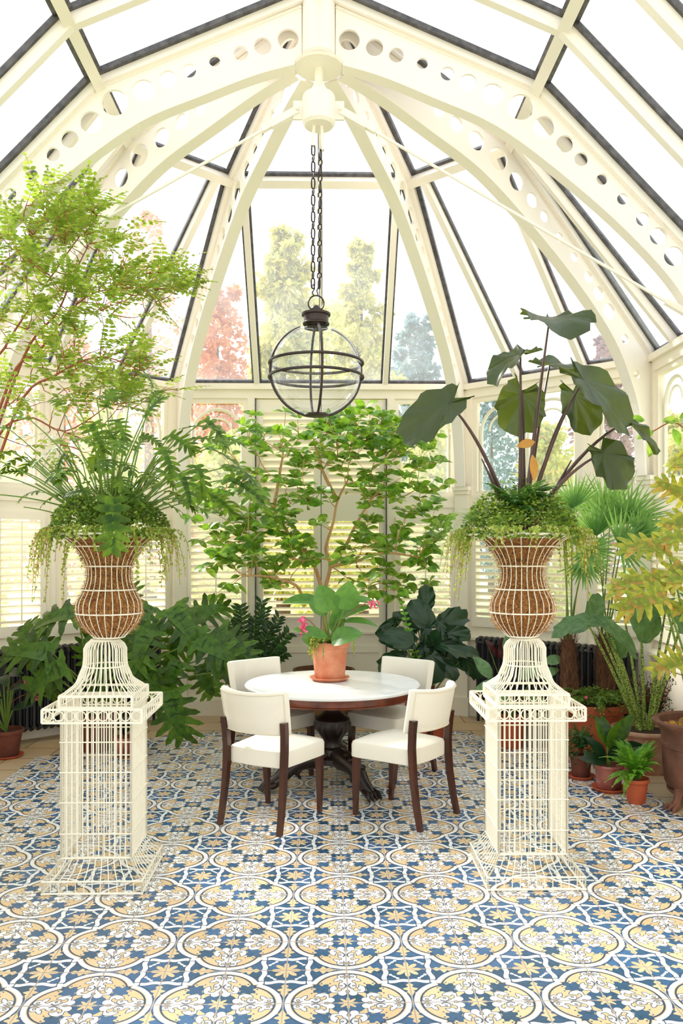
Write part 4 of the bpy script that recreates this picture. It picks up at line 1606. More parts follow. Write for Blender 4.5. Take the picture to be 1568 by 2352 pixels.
# ------------------------------------------------------------------ mound of creeping leaves over an urn rim
def creeper(c, label, seed, hgt=.23, rad=.33, lean=0):
    r = random.Random(seed)
    th = thing('creeping_fig', c, label, 'plant', 'creeping plants filling the urns')
    mb = MB(); ml = MB(); sb = MB()
    zr = c.z
    for k in range(5200):
        a = r.uniform(0, 2 * PI); q = math.sqrt(r.random())
        rr = rad * q
        top = hgt * (1 - q ** 2.4) * (1 + .22 * math.sin(a * 3 + seed) + .10 * math.sin(a * 7)) + .02
        z = zr + top * r.uniform(.55, 1.05) - (.03 if q > .9 else 0)
        d = V((math.cos(a), math.sin(a), 0))
        o = V((c.x, c.y, 0)) + d * rr * (1 + .06 * math.sin(a * 5)) + V((0, 0, z))
        f = (d * .8 + rv(r, .9) + V((0, 0, -.2))).normalized()
        (mb if r.random() < .78 else ml).tri_leaf(o, f, UPV + rv(r, .6), r.uniform(.014, .026), r.uniform(.012, .02))
    # hanging strands
    for k in range(125):
        a = r.uniform(0, 2 * PI)
        d = V((math.cos(a), math.sin(a), 0))
        ln = r.uniform(.05, .20) * (1.55 if r.random() < .25 else 1)
        if abs(d.x) > .7: ln *= 1.45
        elif abs(d.x) < .6: ln *= .5
        p0 = V((c.x, c.y, zr + .03)) + d * (rad * r.uniform(.85, 1.0))
        p1 = p0 + d * r.uniform(.02, .09) + V((0, 0, .02))
        p2 = p1 + d * r.uniform(.0, .04) + V((0, 0, -ln))
        pts = bez(p0, p1, p2, 6)
        sb.tube(pts, .0012, 3)
        n_ = int(ln * 110) + 3
        for i in range(n_):
            t = i / n_ * 6
            j = min(5, int(t))
            o = pts[j].lerp(pts[j + 1], t - j)
            ml.tri_leaf(o, (rv(r) + V((0, 0, -.5))).normalized(), d + rv(r, .5), r.uniform(.012, .02), r.uniform(.011, .017))
    mb.build('foliage', M['lf_creep'], th, smooth=False)
    ml.build('young_foliage', M['lf_creep2'], th, smooth=False)
    sb.build('trailing_stems', M['twig'], th)
    return th


cl = V((UL.x, UL.y, 1.822)); crr = V((UR.x, UR.y, 1.822))
creeper(cl, 'small-leaved creeping plant mounded in the left urn and trailing over its rim', 3)
creeper(crr, 'small-leaved creeping plant mounded in the right urn and trailing over its rim', 11, hgt=.22)

# ------------------------------------------------------------------ philodendron in the left urn
r = random.Random(21)
th = thing('philodendron', (UL.x, UL.y, 1.84), 'spreading philodendron with long stalks and deeply cut leaves in the left urn', 'plant')
LV = [  # px, py, depth of leaf base, leaf length, tip direction (screen dx, dy up), roll
    (165, 905, 4.6, .16, -.6, -.1), (210, 975, 4.2, .20, .5, -.9), (300, 905, 4.7, .16, -.9, .3), (222, 915, 4.35, .17, .9, .15), (345, 925, 4.5, .14, .2, .5),
    (70, 965, 4.3, .20, -1, .25), (20, 985, 4.2, .16, -1, .1), (130, 1030, 4.1, .20, -.8, -.5), (165, 1010, 4.1, .17, .8, .0), (150, 1045, 4.25, .14, -.6, -.8),
    (335, 960, 4.3, .18, .3, .6), (268, 965, 4.2, .17, .4, -.6), (325, 1000, 4.5, .16, .8, -.2), (245, 990, 4.2, .15, .6, -.5), (280, 1050, 4.1, .13, .3, .5),
    (420, 985, 4.3, .26, .95, .2), (470, 965, 4.4, .24, .8, -.55), (440, 1010, 4.15, .22, .9, .1), (475, 1030, 4.3, .26, .95, -.3), (370, 1030, 4.1, .22, .6, -.8),
    (390, 1000, 4.25, .20, .85, -.4), (530, 1070, 4.2, .27, .9, -.35), (525, 1100, 4.1, .28, .9, -.4), (415, 1090, 3.95, .20, .5, -.9), (450, 1070, 4.0, .22, .5, -.9),
    (480, 1140, 4.1, .22, .9, -.35), (360, 1080, 4.0, .16, .8, -.4), (140, 930, 4.75, .15, -.6, .5), (90, 1130, 4.7, .18, -1, .0), (-25, 1050, 4.3, .22, -1, .1),
    (-40, 1135, 4.0, .22, -1, -.1), (-30, 1085, 4.5, .22, -1, .0), (30, 1040, 4.6, .16, -1, .3), (260, 1145, 4.05, .30, .05, -1), (205, 1130, 4.1, .14, -.9, .1),
    (395, 1145, 4.3, .18, .9, -.1), (500, 1010, 4.65, .2, .9, .1), (310, 1035, 4.65, .15, .4, .7), (190, 1065, 4.6, .14, -.4, .7), (350, 890, 4.75, .14, -.2, .8),
    (60, 1085, 4.4, .16, -.9, .1), (440, 1120, 4.5, .2, .9, -.2), (245, 935, 4.6, .15, .2, .8)]
sm = MB(); lf = MB()
rightv = V((math.cos(YAW), -math.sin(YAW), 0))
for (px, py, d, L, dx, dz) in LV:
    p = at(px, py, d)
    a = r.uniform(0, 2 * PI)
    b = V((UL.x + .07 * math.cos(a), UL.y + .07 * math.sin(a), 1.86))
    if px == 260:
        sm.tube(bez(b, V((UL.x + .0, 4.12, 2.12)), p, 8), .005, 5)
    else:
        stalk(sm, b, p, r0=.0055, r1=.0032, up=.14 if dz < .4 else .05)
    f = (rightv * dx + V((0, 0, dz)) + V((0, (d - 4.4) * .6 + r.uniform(-.3, .1), 0))).normalized()
    if px == 260:
        nrm = V((.15, -1, .1)); L = .30
        lf.lobed(p, f, nrm, L, L * .62, 7, .14, bend=-.25, fold=.1, core=.50, rnd=r)
    else:
        nrm = UPV + V((r.uniform(-.4, .4), r.uniform(-.9, -.1), .2))
        lf.lobed(p, f, nrm, L * .84, L * r.uniform(.52, .7), 7, .125, bend=r.uniform(.4, 1.0), fold=.2, core=.34, rnd=r)
for k in range(60):   # short stalks filling the heart of the plant
    a = r.uniform(0, 2 * PI)
    b = V((UL.x + .08 * math.cos(a), UL.y + .08 * math.sin(a), 1.85))
    e = b + V((math.cos(a) * r.uniform(.05, .45), math.sin(a) * r.uniform(.05, .3), r.uniform(.12, .45)))
    stalk(sm, b, e, r0=.005, r1=.003, up=.1)
    if r.random() < .35:
        lf.lobed(e, (horiz(e - b) + V((0, 0, -.2))), UPV, .15, .12, 5, .17, bend=.8, rnd=r)
sm.build('stalks', M['stalkgreen'], th)
lf.build('leaves', M['lf_phil'], th, smooth=False)

# ------------------------------------------------------------------ elephant ear in the right urn
r = random.Random(5)
th = thing('elephant_ear_plant', (UR.x, UR.y, 1.84), 'tall elephant ear plant with dark leathery leaves and purple stalks in the right urn', 'plant')
AL = [  # attach px,py,depth ; length ; width ; tip dir (dx, dz, dy) ; normal (dx,dz,dy) ; bend
    (1262, 728, 4.40, .34, .50, (.25, -.25, -1), (.0, 1, -.25), .9),
    (1195, 812, 4.30, .30, .30, (-.95, -.45, -.3), (-.3, .9, -.35), .9),
    (1262, 838, 4.75, .34, .30, (.9, -.05, .2), (0, .9, -.5), .6),
    (1200, 905, 4.60, .30, .36, (-.25, -1, -.1), (.15, .1, -1), .2),
    (1030, 925, 4.30, .40, .34, (-.85, -.62, -.1), (-.45, .5, -.9), .35),
    (1340, 872, 4.25, .46, .40, (.72, -.70, -.25), (.35, .55, -.7), .5),
    (1320, 905, 4.5, .30, .30, (.3, -.9, -.2), (.2, .2, -1), .3),
    (1440, 968, 4.35, .30, .20, (.80, -.60, -.2), (.3, .8, -.5), .5),
    (1385, 1040, 4.25, .27, .30, (.55, -.85, -.1), (.25, .25, -1), .25),
]
for i, (px, py, d, L, W, td, nd, be) in enumerate(AL):
    p = at(px, py, d)
    bx = (px - 1205) / 1205 * .20
    b = V((UR.x + bx, UR.y + r.uniform(-.05, .05), 1.85))
    sb = MB()
    n = 10
    mid = b.lerp(p, .5) + V((bx * -.2, 0, .05 if abs(px - 1205) < 90 else .16))
    if px == 1385: mid = b.lerp(p, .45) + V((-.02, 0, .12))
    pts = bez(b, mid, p, n)
    sb.tube(pts, [.015 - .010 * k / n for k in range(n + 1)], 8)
    s_ = sb.build('leaf_stalk', M['stalkdark'], th)
    f = rightv * td[0] + V((0, td[2], td[1]))
    nn = rightv * nd[0] + V((0, nd[2], nd[1]))
    lb = MB()
    lb.heart(p, f.normalized(), nn.normalized(), L * .80, W * .80, bend=be, cup=.25, wave=.013, sinus=.45, rnd=r, nr=6, na=36)
    lb.build('leaf', M['lf_aloc'], th)
    vb = MB()    # raised veins under the blade
    fn = f.normalized(); n2 = (nn - fn * nn.dot(fn)).normalized(); sd = fn.cross(n2)
for (px, py, dx, dz, L) in ((1228, 1015, -.9, -.2, .10), (1222, 1045, .1, -1, .14)):
    lb = MB()
    lb.blade(at(px, py, 4.2), rightv * dx + V((0, -.1, dz)), V((.2, -1, .2)), L, .05, bend=.3)
    lb.build('withered_leaf', M['lf_orange'], th)
for px in (1180, 1195, 1215, 1232, 1240):
    sb = MB()
    b = V((UR.x + (px - 1208) * .002, UR.y + r.uniform(-.04, .04), 1.85))
    sb.tube(bez(b, b + V(((px - 1208) * .002, 0, .15)), b + V(((px - 1208) * .006, 0, r.uniform(.2, .4))), 5), [.014, .013, .012, .010, .007, .003], 7)
    sb.build('leaf_stalk', M['stalkdark'], th)


def frond(mb, sb, a, b, n, L, W, r, up=.3, droop=.3, rs=.0022):
    """a feathered frond: midrib from a arching to b with paired leaflets"""
    a = V(a); b = V(b)
    c = a.lerp(b, .5) + V((0, 0, (b - a).length * up))
    pts = bez(a, c, b, 14)
    sb.tube(pts, rs, 4)
    for i in range(1, n + 1):
        t = i / (n + .5) * 14
        j = min(13, int(t))
        p = pts[j].lerp(pts[j + 1], t - j)
        tg = (pts[j + 1] - pts[j]).normalized()
        s_ = tg.cross(UPV)
        if s_.length < .1: s_ = tg.orthogonal()
        s_.normalize()
        q = i / n
        l_ = L * math.sin(PI * (.12 + .85 * q)) ** .8
        for sg in (-1, 1):
            mb.tri_leaf(p, s_ * sg + tg * .45 + V((0, 0, -droop)) + rv(r, .12), s_.cross(tg) + rv(r, .2), l_, W)
    mb.tri_leaf(pts[-1], (pts[-1] - pts[-2]).normalized(), UPV, L * .6, W)


# dark ferns standing among the stalks of the right urn
th = thing('urn_fern', (UR.x, UR.y, 1.86), 'dark feathery fern tucked among the purple stalks of the right urn', 'fern')
fb = MB(); sb = MB()
for k in range(26):
    a = r.uniform(0, 2 * PI)
    b = V((UR.x - .04, UR.y - .06, 1.95))
    e = b + V((math.cos(a) * r.uniform(.12, .27), math.sin(a) * r.uniform(.1, .2) - .05, r.uniform(-.02, .16)))
    frond(fb, sb, b, e, 16, .045, .012, r)
sb.build('fronds_ribs', M['stalkgreen'], th)
fb.build('foliage', M['lf_fernd'], th, smooth=False)
th = thing('strap_fern', (UR.x - .26, UR.y - .05, 1.84), 'thin drooping grassy fern hanging from the left side of the right urn', 'fern')
fb = MB()
for k in range(38):
    b = V((UR.x - .22 + r.uniform(-.05, .03), UR.y + r.uniform(-.12, .1), 1.90))
    f = V((-1, r.uniform(-.6, .5), r.uniform(.1, 1.0)))
    fb.blade(b, f, UPV + V((-.3, 0, 0)), r.uniform(.2, .36), .007, nt=7, bend=r.uniform(1.7, 2.4), fold=.1, prof=lambda t: 1 - t * .8)
fb.build('foliage', M['lf_palm'], th, smooth=False)


# ------------------------------------------------------------------ generic branching
def grow(seeds, tips, r, sag=.0, step=.09, toward=None, bias=.55):
    """connect every tip to the nearest node of the growing skeleton; returns list of branches (pts, depth)"""
    nodes = list(seeds)       # (point, level)
    out = []
    root = toward if toward is not None else nodes[0][0]
    for tp in sorted(tips, key=lambda q: (q - root).length):
        best = None
        for (p, lv) in nodes:
            dd = (p - tp).length + bias * max(0, (p - root).length - (tp - root).length * .85) + .05 * lv
            if best is None or dd < best[0]: best = (dd, p, lv)
        p, lv = best[1], best[2]
        d = (tp - p)
        c = p.lerp(tp, .5) + V((0, 0, sag * d.length)) + rv(r, .10 * d.length)
        n = max(3, int(d.length / step))
        pts = bez(p, c, tp, n)
        for i in range(1, n + 1):
            if i < n: pts[i] = pts[i] + rv(r, .012)
            nodes.append((pts[i], lv + 1))
        out.append((pts, lv))
    return out


# ------------------------------------------------------------------ leafy shrub behind the table
r = random.Random(77)
th = thing('leafy_shrub', (-.02, 8.2, .5), 'large leafy green shrub with tan branches in the wooden tub behind the table', 'shrub')
DSH = 8.0
base = V((-.02, 8.2, .5))
fork = at(742, 1365, 8.15)
bb = MB()
bb.tube([base, base.lerp(fork, .5) + V((.02, 0, 0)), fork], [.032, .028, .026], 8)
limbs = []
for pts_px in ([(742, 1365, 8.15), (722, 1300, 8.1), (700, 1262, 8.05), (660, 1222, 8.0), (628, 1170, 7.9), (600, 1130, 7.85), (560, 1105, 7.8)],
               [(742, 1365, 8.15), (758, 1300, 8.1), (748, 1260, 8.0), (765, 1200, 8.05), (775, 1150, 8.0), (800, 1100, 8.0)],
               [(758, 1300, 8.1), (790, 1260, 8.2), (812, 1215, 8.2), (850, 1150, 8.1), (880, 1120, 8.1)],
               [(742, 1365, 8.15), (700, 1380, 7.8), (680, 1345, 7.7), (620, 1325, 7.6), (560, 1322, 7.5)],
               [(758, 1300, 8.1), (815, 1290, 7.9), (880, 1270, 7.8), (960, 1280, 7.7)],
               [(628, 1170, 7.9), (640, 1100, 7.8), (650, 1040, 7.9)],
               [(775, 1150, 8.0), (740, 1080, 7.9), (720, 1010, 7.9)]):
    P_ = [at(*q) for q in pts_px]
    limbs.append(P_)
    n = len(P_)
    P_s = [V(q) for q in catmull([tuple(p) for p in P_], 4)]
    bb.tube(P_s, [.021 - .013 * i / (len(P_s) - 1) for i in range(len(P_s))], 7)
seeds = [(p, 0) for L_ in limbs for p in L_[1:]] + [(V(q), 0) for L_ in limbs for q in catmull([tuple(p) for p in L_], 3)[6:]]
tips = []
CROWN = [(745, 1150, 330, 190), (560, 1120, 170, 110), (930, 1080, 110, 110), (740, 1000, 250, 60), (560, 1290, 150, 90), (900, 1290, 130, 90), (830, 975, 100, 40)]
while len(tips) < 300:
    cx_, cy_, rx_, ry_ = CROWN[r.randrange(len(CROWN))] if r.random() < .75 else CROWN[0]
    a = r.uniform(0, 2 * PI); q = math.sqrt(r.random())
    px, py = cx_ + rx_ * q * math.cos(a), cy_ + ry_ * q * math.sin(a)
    if py > 1390 or (abs(px - 745) < 90 and py > 1290): continue
    if px < 430 or px > 1035: continue
    tips.append(at(px, py, 7.95 + r.uniform(-.65, .35)))
br = grow(seeds, tips, r, sag=.05, toward=fork)
lf = MB()
def cluster(p, f0, k, r, L0=.095, L1=.155):
    for i in range(k):
        a = 2 * PI * i / k + r.uniform(-.4, .4)
        f = (V((math.cos(a), math.sin(a), r.uniform(-.35, .35))) + f0 * .5).normalized()
        L = r.uniform(L0, L1)
        lf.blade(p + f * .008, f, V((0, -.6, .8)) + rv(r, .55), L, L * r.uniform(.52, .7), nt=4, bend=r.uniform(.2, .8), fold=.25)
for pts, lv in br:
    n = len(pts)
    bb.tube(pts, [.0065 - .004 * i / (n - 1) if lv < 2 else .004 - .002 * i / (n - 1) for i in range(n)], 4)
    cluster(pts[-1], (pts[-1] - pts[-2]).normalized(), r.randint(4, 7), r)
    for i in range(1, n - 1):
        if r.random() < .45: cluster(pts[i], (pts[i] - pts[i - 1]).normalized(), 2, r, .07, .12)
bb.build('branches', M['bark'], th)
lf.build('foliage', M['lf_shrub'], th)
fb = MB()
for (px, py) in ((915, 992), (740, 1130), (795, 1132), (944, 1110), (660, 1045)):
    p = at(px, py, 7.5)
    for k in range(7):
        fb.tri_leaf(p, rv(r) + V((0, -.3, .3)), rv(r), .03, .016)
fb.build('yellowed_leaves', M['lf_yel'], th, smooth=False)

# ------------------------------------------------------------------ feathery tree at the upper left
r = random.Random(31)
th = thing('feathery_tree', (-2.62, 5.85, 0), 'tall airy tree with feathery yellow green leaves reaching in from the left edge', 'tree')
bb = MB()
b0 = V((-2.62, 5.85, 0))
tr = [b0, b0 + V((.02, 0, .6)), b0 + V((-.03, 0, 1.2)), b0 + V((.02, .02, 1.8))]
bb.tube([V(q) for q in catmull([tuple(p) for p in tr], 4)], [.026 - .010 * i / 12 for i in range(13)], 7)
tree_limbs = [[(b0 + V((.02, .02, 1.8))), at(50, 830, 5.8), at(130, 720, 5.7), at(165, 640, 5.6), at(205, 560, 5.6)],
              [(b0 + V((.02, .02, 1.8))), at(20, 880, 5.6), at(95, 800, 5.6), at(200, 680, 5.5), at(330, 660, 5.4)],
              [(b0 + V((-.03, 0, 1.2))), at(-40, 900, 5.8), at(10, 800, 5.8), at(60, 720, 5.9), at(170, 560, 5.9), at(240, 470, 5.9)],
              [(b0 + V((.02, .02, 1.8))), at(-60, 760, 5.7), at(-30, 640, 5.7), at(60, 560, 5.6), at(120, 470, 5.6)],
              [(b0 + V((-.03, 0, 1.2))), at(30, 960, 5.6), at(130, 860, 5.5), at(230, 820, 5.4), at(320, 850, 5.4)],
              [(b0 + V((-.03, 0, 1.2))), at(-20, 1040, 5.7), at(60, 960, 5.6), at(150, 990, 5.5), at(250, 930, 5.4)]]
seeds = []
for L_ in tree_limbs:
    P_s = [V(q) for q in catmull([tuple(p) for p in L_], 5)]
    bb.tube(P_s, [.012 - .009 * i / (len(P_s) - 1) for i in range(len(P_s))], 5)
    seeds += [(p, 0) for p in P_s[4:]]
tips = []
REG = [(110, 480, 150, 70, 40), (230, 530, 110, 60, 28), (60, 540, 110, 60, 26), (330, 640, 110, 45, 34), (110, 640, 150, 50, 30), (230, 690, 170, 50, 40), (90, 760, 120, 70, 34),
       (240, 840, 120, 60, 42), (320, 900, 90, 50, 24), (100, 900, 120, 70, 24), (160, 1000, 120, 50, 14), (410, 655, 30, 20, 6)]
for (cx_, cy_, rx_, ry_, k) in REG:
    for i in range(k):
        a = r.uniform(0, 2 * PI); q = math.sqrt(r.random())
        tips.append(at(cx_ + rx_ * q * math.cos(a), cy_ + ry_ * q * math.sin(a), 5.6 + r.uniform(-.5, .45)))
br = grow(seeds, tips, r, sag=.0, toward=b0 + V((0, 0, 1.8)), bias=.3)
lf = MB(); rb_ = bb
for pts, lv in br:
    n = len(pts)
    bb.tube(pts, [.0042 - .0027 * i / (n - 1) for i in range(n)], 4)
    for j in range(2 if r.random() < .75 else 3):
        p = pts[-1] if j == 0 else pts[max(1, n - 1 - j)]
        f = (pts[-1] - pts[-2]).normalized() * .7 + V((r.uniform(-.4, 1), r.uniform(-1, .6), r.uniform(-.4, .5)))
        f.normalize()
        e = p + f * r.uniform(.15, .23)
        frond(lf, rb_, p, e - V((0, 0, .02)), r.randint(4, 6), .052, .026, r, up=.10, droop=.15, rs=.001)
bb.build('branches', M['twig'], th)
lf.build('foliage', M['lf_pin'], th, smooth=False)


# ------------------------------------------------------------------ big split-leaf philodendrons on the left
def bigphil(base, leaves, label, seed, mk='lf_phil2', name='split_leaf_philodendron', r0=.011, defw=.92):
    r = random.Random(seed)
    th = thing(name, base, label, 'plant')
    for (px, py, d, L, dx, dz, dy, nd) in leaves:
        p = at(px, py, d)
        b = V(base) + V((r.uniform(-.06, .06), r.uniform(-.06, .06), .02))
        sb = MB()
        stalk(sb, b, p, r0=r0, r1=.006, up=.12)
        sb.build('leaf_stalk', M['stalkgreen'], th)
        lb = MB()
        f = rightv * dx + V((0, dy, dz))
        lb.lobed(p, f, V(nd) + rv(r, .25), L * .92, L * defw, 6, .165, bend=r.uniform(.3, 1.0), fold=.16, core=.52, jag=True, rnd=r)
        lb.build('leaf', M[mk], th, smooth=False)
    return th


U1 = (0, -.5, 1); F1 = (.1, -1, .35)
bigphil((-2.02, 7.22, .30), [
    (178, 1408, 6.9, .50, -.95, -.10, -.1, (-.1, -.75, .7)), (395, 1400, 6.9, .48, .6, -.6, -.2, (.2, -.8, .7)), (345, 1395, 7.2, .40, -.3, -.3, -.3, U1),
    (390, 1590, 6.5, .44, .25, -1, -.0, (.1, -1, .1)), (330, 1530, 6.7, .42, .35, -.85, -.1, (-.15, -1, .5)), (455, 1470, 6.8, .42, .75, -.3, -.2, (.1, -.9, .6)),
    (440, 1420, 7.3, .38, .5, .25, 0, (0, -.9, .5)), (490, 1545, 6.9, .36, .55, .35, -.1, (.1, -1, .3)), (500, 1460, 7.0, .42, .8, -.5, -.1, (.1, -.8, .7)),
    (425, 1445, 7.0, .36, -.3, -.6, 0, (0, -1, .4)), (120, 1500, 6.7, .46, -.9, .15, -.1, (-.1, -.9, .6)), (95, 1510, 7.0, .42, -.5, .7, 0, (0, -1, .2)),
    (150, 1530, 6.6, .42, -.8, -.4, -.1, (-.1, -.9, .6)), (128, 1560, 6.75, .24, -.3, -.7, 0, (-.1, -.9, .6)), (195, 1500, 7.0, .34, .2, .4, 0, (0, -1, .4)),
    (300, 1470, 6.9, .34, .3, .2, 0, (0, -1, .5)), (410, 1520, 6.8, .34, -.4, -.7, -.2, (0, -1, .3)), (515, 1500, 7.2, .34, .5, -.7, 0, (.1, -1, .3)),
    (340, 1450, 6.7, .40, -.2, -.5, -.3, (0, -.8, .7)), (460, 1530, 7.0, .34, .3, -.8, -.1, (0, -1, .2)),
    (240, 1545, 7.0, .32, -.2, .2, 0, (0, -1, .5)), (280, 1420, 7.3, .34, .1, .5, 0, (0, -1, .3))],
    'sprawling split-leaf philodendron spreading behind the left wire pedestal', 41)

# ------------------------------------------------------------------ glossy plants at the back
r = random.Random(9)
zb = V((-.74, 8.12, .32))
th = thing('zz_plant', zb, 'dark plant with upright stems of small glossy leaflets behind the back left chair', 'plant')
sb = MB(); lf = MB()
for (px, py, d) in ((555, 1395, 7.9), (600, 1385, 8.0), (585, 1425, 7.8), (530, 1430, 7.9), (518, 1470, 7.7), (640, 1420, 8.1), (662, 1455, 7.8), (640, 1480, 7.7), (620, 1440, 8.0), (545, 1460, 7.6),
                    (655, 1500, 7.9), (635, 1530, 7.7), (570, 1470, 7.6), (605, 1490, 7.6), (520, 1510, 7.8), (548, 1400, 8.2), (610, 1400, 8.2), (580, 1500, 7.5)):
    e = at(px, py, d)
    c = zb.lerp(e, .55) + V((0, 0, .10))
    pts = bez(zb + rv(r, .04), c, e, 16)
    sb.tube(pts, [.010 - .007 * i / 16 for i in range(17)], 5)
    for i in range(4, 17):
        tg = (pts[i] - pts[i - 1]).normalized()
        s_ = tg.cross(V((0, -1, .3))).normalized()
        for sg in (-1, 1):
            lf.blade(pts[i], s_ * sg + tg * .8 + rv(r, .12), V((0, -1, .4)) + rv(r, .3), r.uniform(.07, .105), .036, nt=4, bend=.3)
sb.build('stems', M['stalkgreen'], th)
lf.build('foliage', M['lf_zz'], th, smooth=False)

pb = V((P2(980, 7.5), 7.5, .36))
th = thing('dark_philodendron', pb, 'dark glossy broad-leaved philodendron in the orange pot at the back right', 'plant')
for k, (px, py, d, L, dx, dz, dy, nd) in enumerate([(985, 1440, 7.4, .30, -.3, .5, 0, F1), (1010, 1435, 7.6, .30, .8, .35, 0, F1), (950, 1475, 7.3, .28, -.6, .2, -.1, F1), (1000, 1480, 7.2, .30, .7, -.1, -.2, U1),
                         (930, 1510, 7.4, .28, -.8, -.3, 0, F1), (960, 1520, 7.2, .28, -.3, -.6, 0, F1), (1035, 1490, 7.3, .30, .9, -.1, 0, U1), (1065, 1510, 7.4, .26, .6, -.6, 0, F1), (920, 1550, 7.4, .26, -.8, -.3, 0, F1),
                         (960, 1445, 7.6, .24, -.3, .7, 0, F1), (1020, 1460, 7.5, .28, .4, -.6, -.2, F1), (945, 1545, 7.2, .26, .2, -.5, -.3, U1), (975, 1400, 7.7, .24, .1, .7, 0, F1), (925, 1480, 7.5, .26, -.7, .4, 0, F1), (990, 1505, 7.1, .26, .2, -.7, -.1, F1)]):
    p = at(px, py, d)
    sb = MB(); stalk(sb, pb + rv(r, .03), p, r0=.008, r1=.005, up=.10); sb.build('leaf_stalk', M['stalkdark' if k % 3 == 0 else 'stalkgreen'], th)
    lb = MB(); lb.heart(p, rightv * dx + V((0, dy, dz)), V(nd), L, L * .72, bend=.5, cup=.2, wave=.012, sinus=.2, rnd=r); lb.build('leaf', M['lf_dark'], th)
for k in range(22):
    px, py = r.uniform(905, 1050), r.uniform(1420, 1535)
    if px > 1010 and py > 1520: px -= 60
    p = at(px, py, 7.35 + r.uniform(-.15, .35))
    sb = MB(); stalk(sb, pb + rv(r, .03), p, r0=.006, r1=.004, up=.10); sb.build('leaf_stalk', M['stalkgreen'], th)
    lb = MB(); lb.heart(p, rightv * ((px - 975) / 80 + r.uniform(-.3, .3)) + V((0, -.2, r.uniform(-.7, .3))), V((r.uniform(-.4, .4), -1, r.uniform(.1, 1))), r.uniform(.18, .26), r.uniform(.11, .16), bend=.6, cup=.2, wave=.012, sinus=.3, rnd=r, nr=3, na=20); lb.build('leaf', M['lf_dark'], th)
# new shoot of bright leaflets
sb = MB(); lf = MB()
pts = bez(pb, at(950, 1500, 7.3), at(922, 1385, 7.3), 18)
sb.tube(pts, .005, 5)
for i in range(8, 19):
    for sg in (-1, 1):
        lf.blade(pts[i], V((sg, -.2, .5)), V((0, -1, .2)), .07 * (1.2 - i / 26), .03, nt=3, bend=.3)
sb.build('shoot_stem', M['stalkgreen'], th); lf.build('shoot_leaves', M['lf_fern'], th, smooth=False)
# maroon-backed leaves
th = thing('striped_leaf_plant', (P2(1176, 7.25), 7.25, .25), 'striped-leaf prayer plant with maroon undersides left of the right wire pedestal', 'plant')
pb2 = V((P2(1176, 7.25), 7.25, .25))
for (px, py, d, L, W, dx, dz, mk) in ((1130, 1560, 7.1, .26, .12, -.5, .7, 'lf_cal'), (1150, 1570, 7.0, .24, .10, -.9, -.1, 'lf_cal'), (1160, 1500, 7.2, .24, .11, .1, .4, 'lf_cal'), (1100, 1525, 7.2, .26, .07, .7, -.7, 'lf_mar'),
                           (1115, 1470, 7.3, .22, .06, .6, -.7, 'lf_mar'), (1160, 1520, 7.25, .22, .12, -.1, .9, 'lf_mar'), (1190, 1560, 7.1, .24, .11, .5, .4, 'lf_cal'), (1230, 1555, 7.1, .22, .10, .7, .3, 'lf_cal'), (1215, 1600, 7.0, .22, .10, .4, -.2, 'lf_cal'), (1180, 1610, 7.0, .20, .1, -.3, .1, 'lf_cal'), (1250, 1520, 7.2, .18, .1, .8, .2, 'lf_cal')):
    p = at(px, py, d)
    sb = MB(); stalk(sb, pb2 + rv(r, .03), p, r0=.005, r1=.003, up=.1); sb.build('leaf_stalk', M['stalkgreen'], th)
    lb = MB(); lb.blade(p, rightv * dx + V((0, -.15, dz)), V((0, -1, .5)), L, W, nt=8, bend=.6, fold=.2, wave=.006); lb.build('leaf', M[mk], th)

# ------------------------------------------------------------------ medinilla on the table
def flower(th, p, p2, nbl, r, seg=.018, name='flower_spray'):
    sb = MB(); sb.tube(bez(p, V(p).lerp(V(p2), .5) + V((0, 0, .05)), p2, 6), .0028, 5)
    s_ = sb.build('flower_stalk', M['twig'], th)
    fb = MB()
    for k in range(nbl):
        c = V(p2) + V((r.uniform(-.03, .03), r.uniform(-.03, .03), -k * seg * .35 + r.uniform(-.01, .01)))
        fb.blade(c, rv(r) + V((0, -.2, -.3)), rv(r), r.uniform(.03, .045), .028, nt=3, bend=1.0, fold=.4)
        fb.ball(c, .008, n=6, m=4)
    fb.build(name, M['pink'], th)


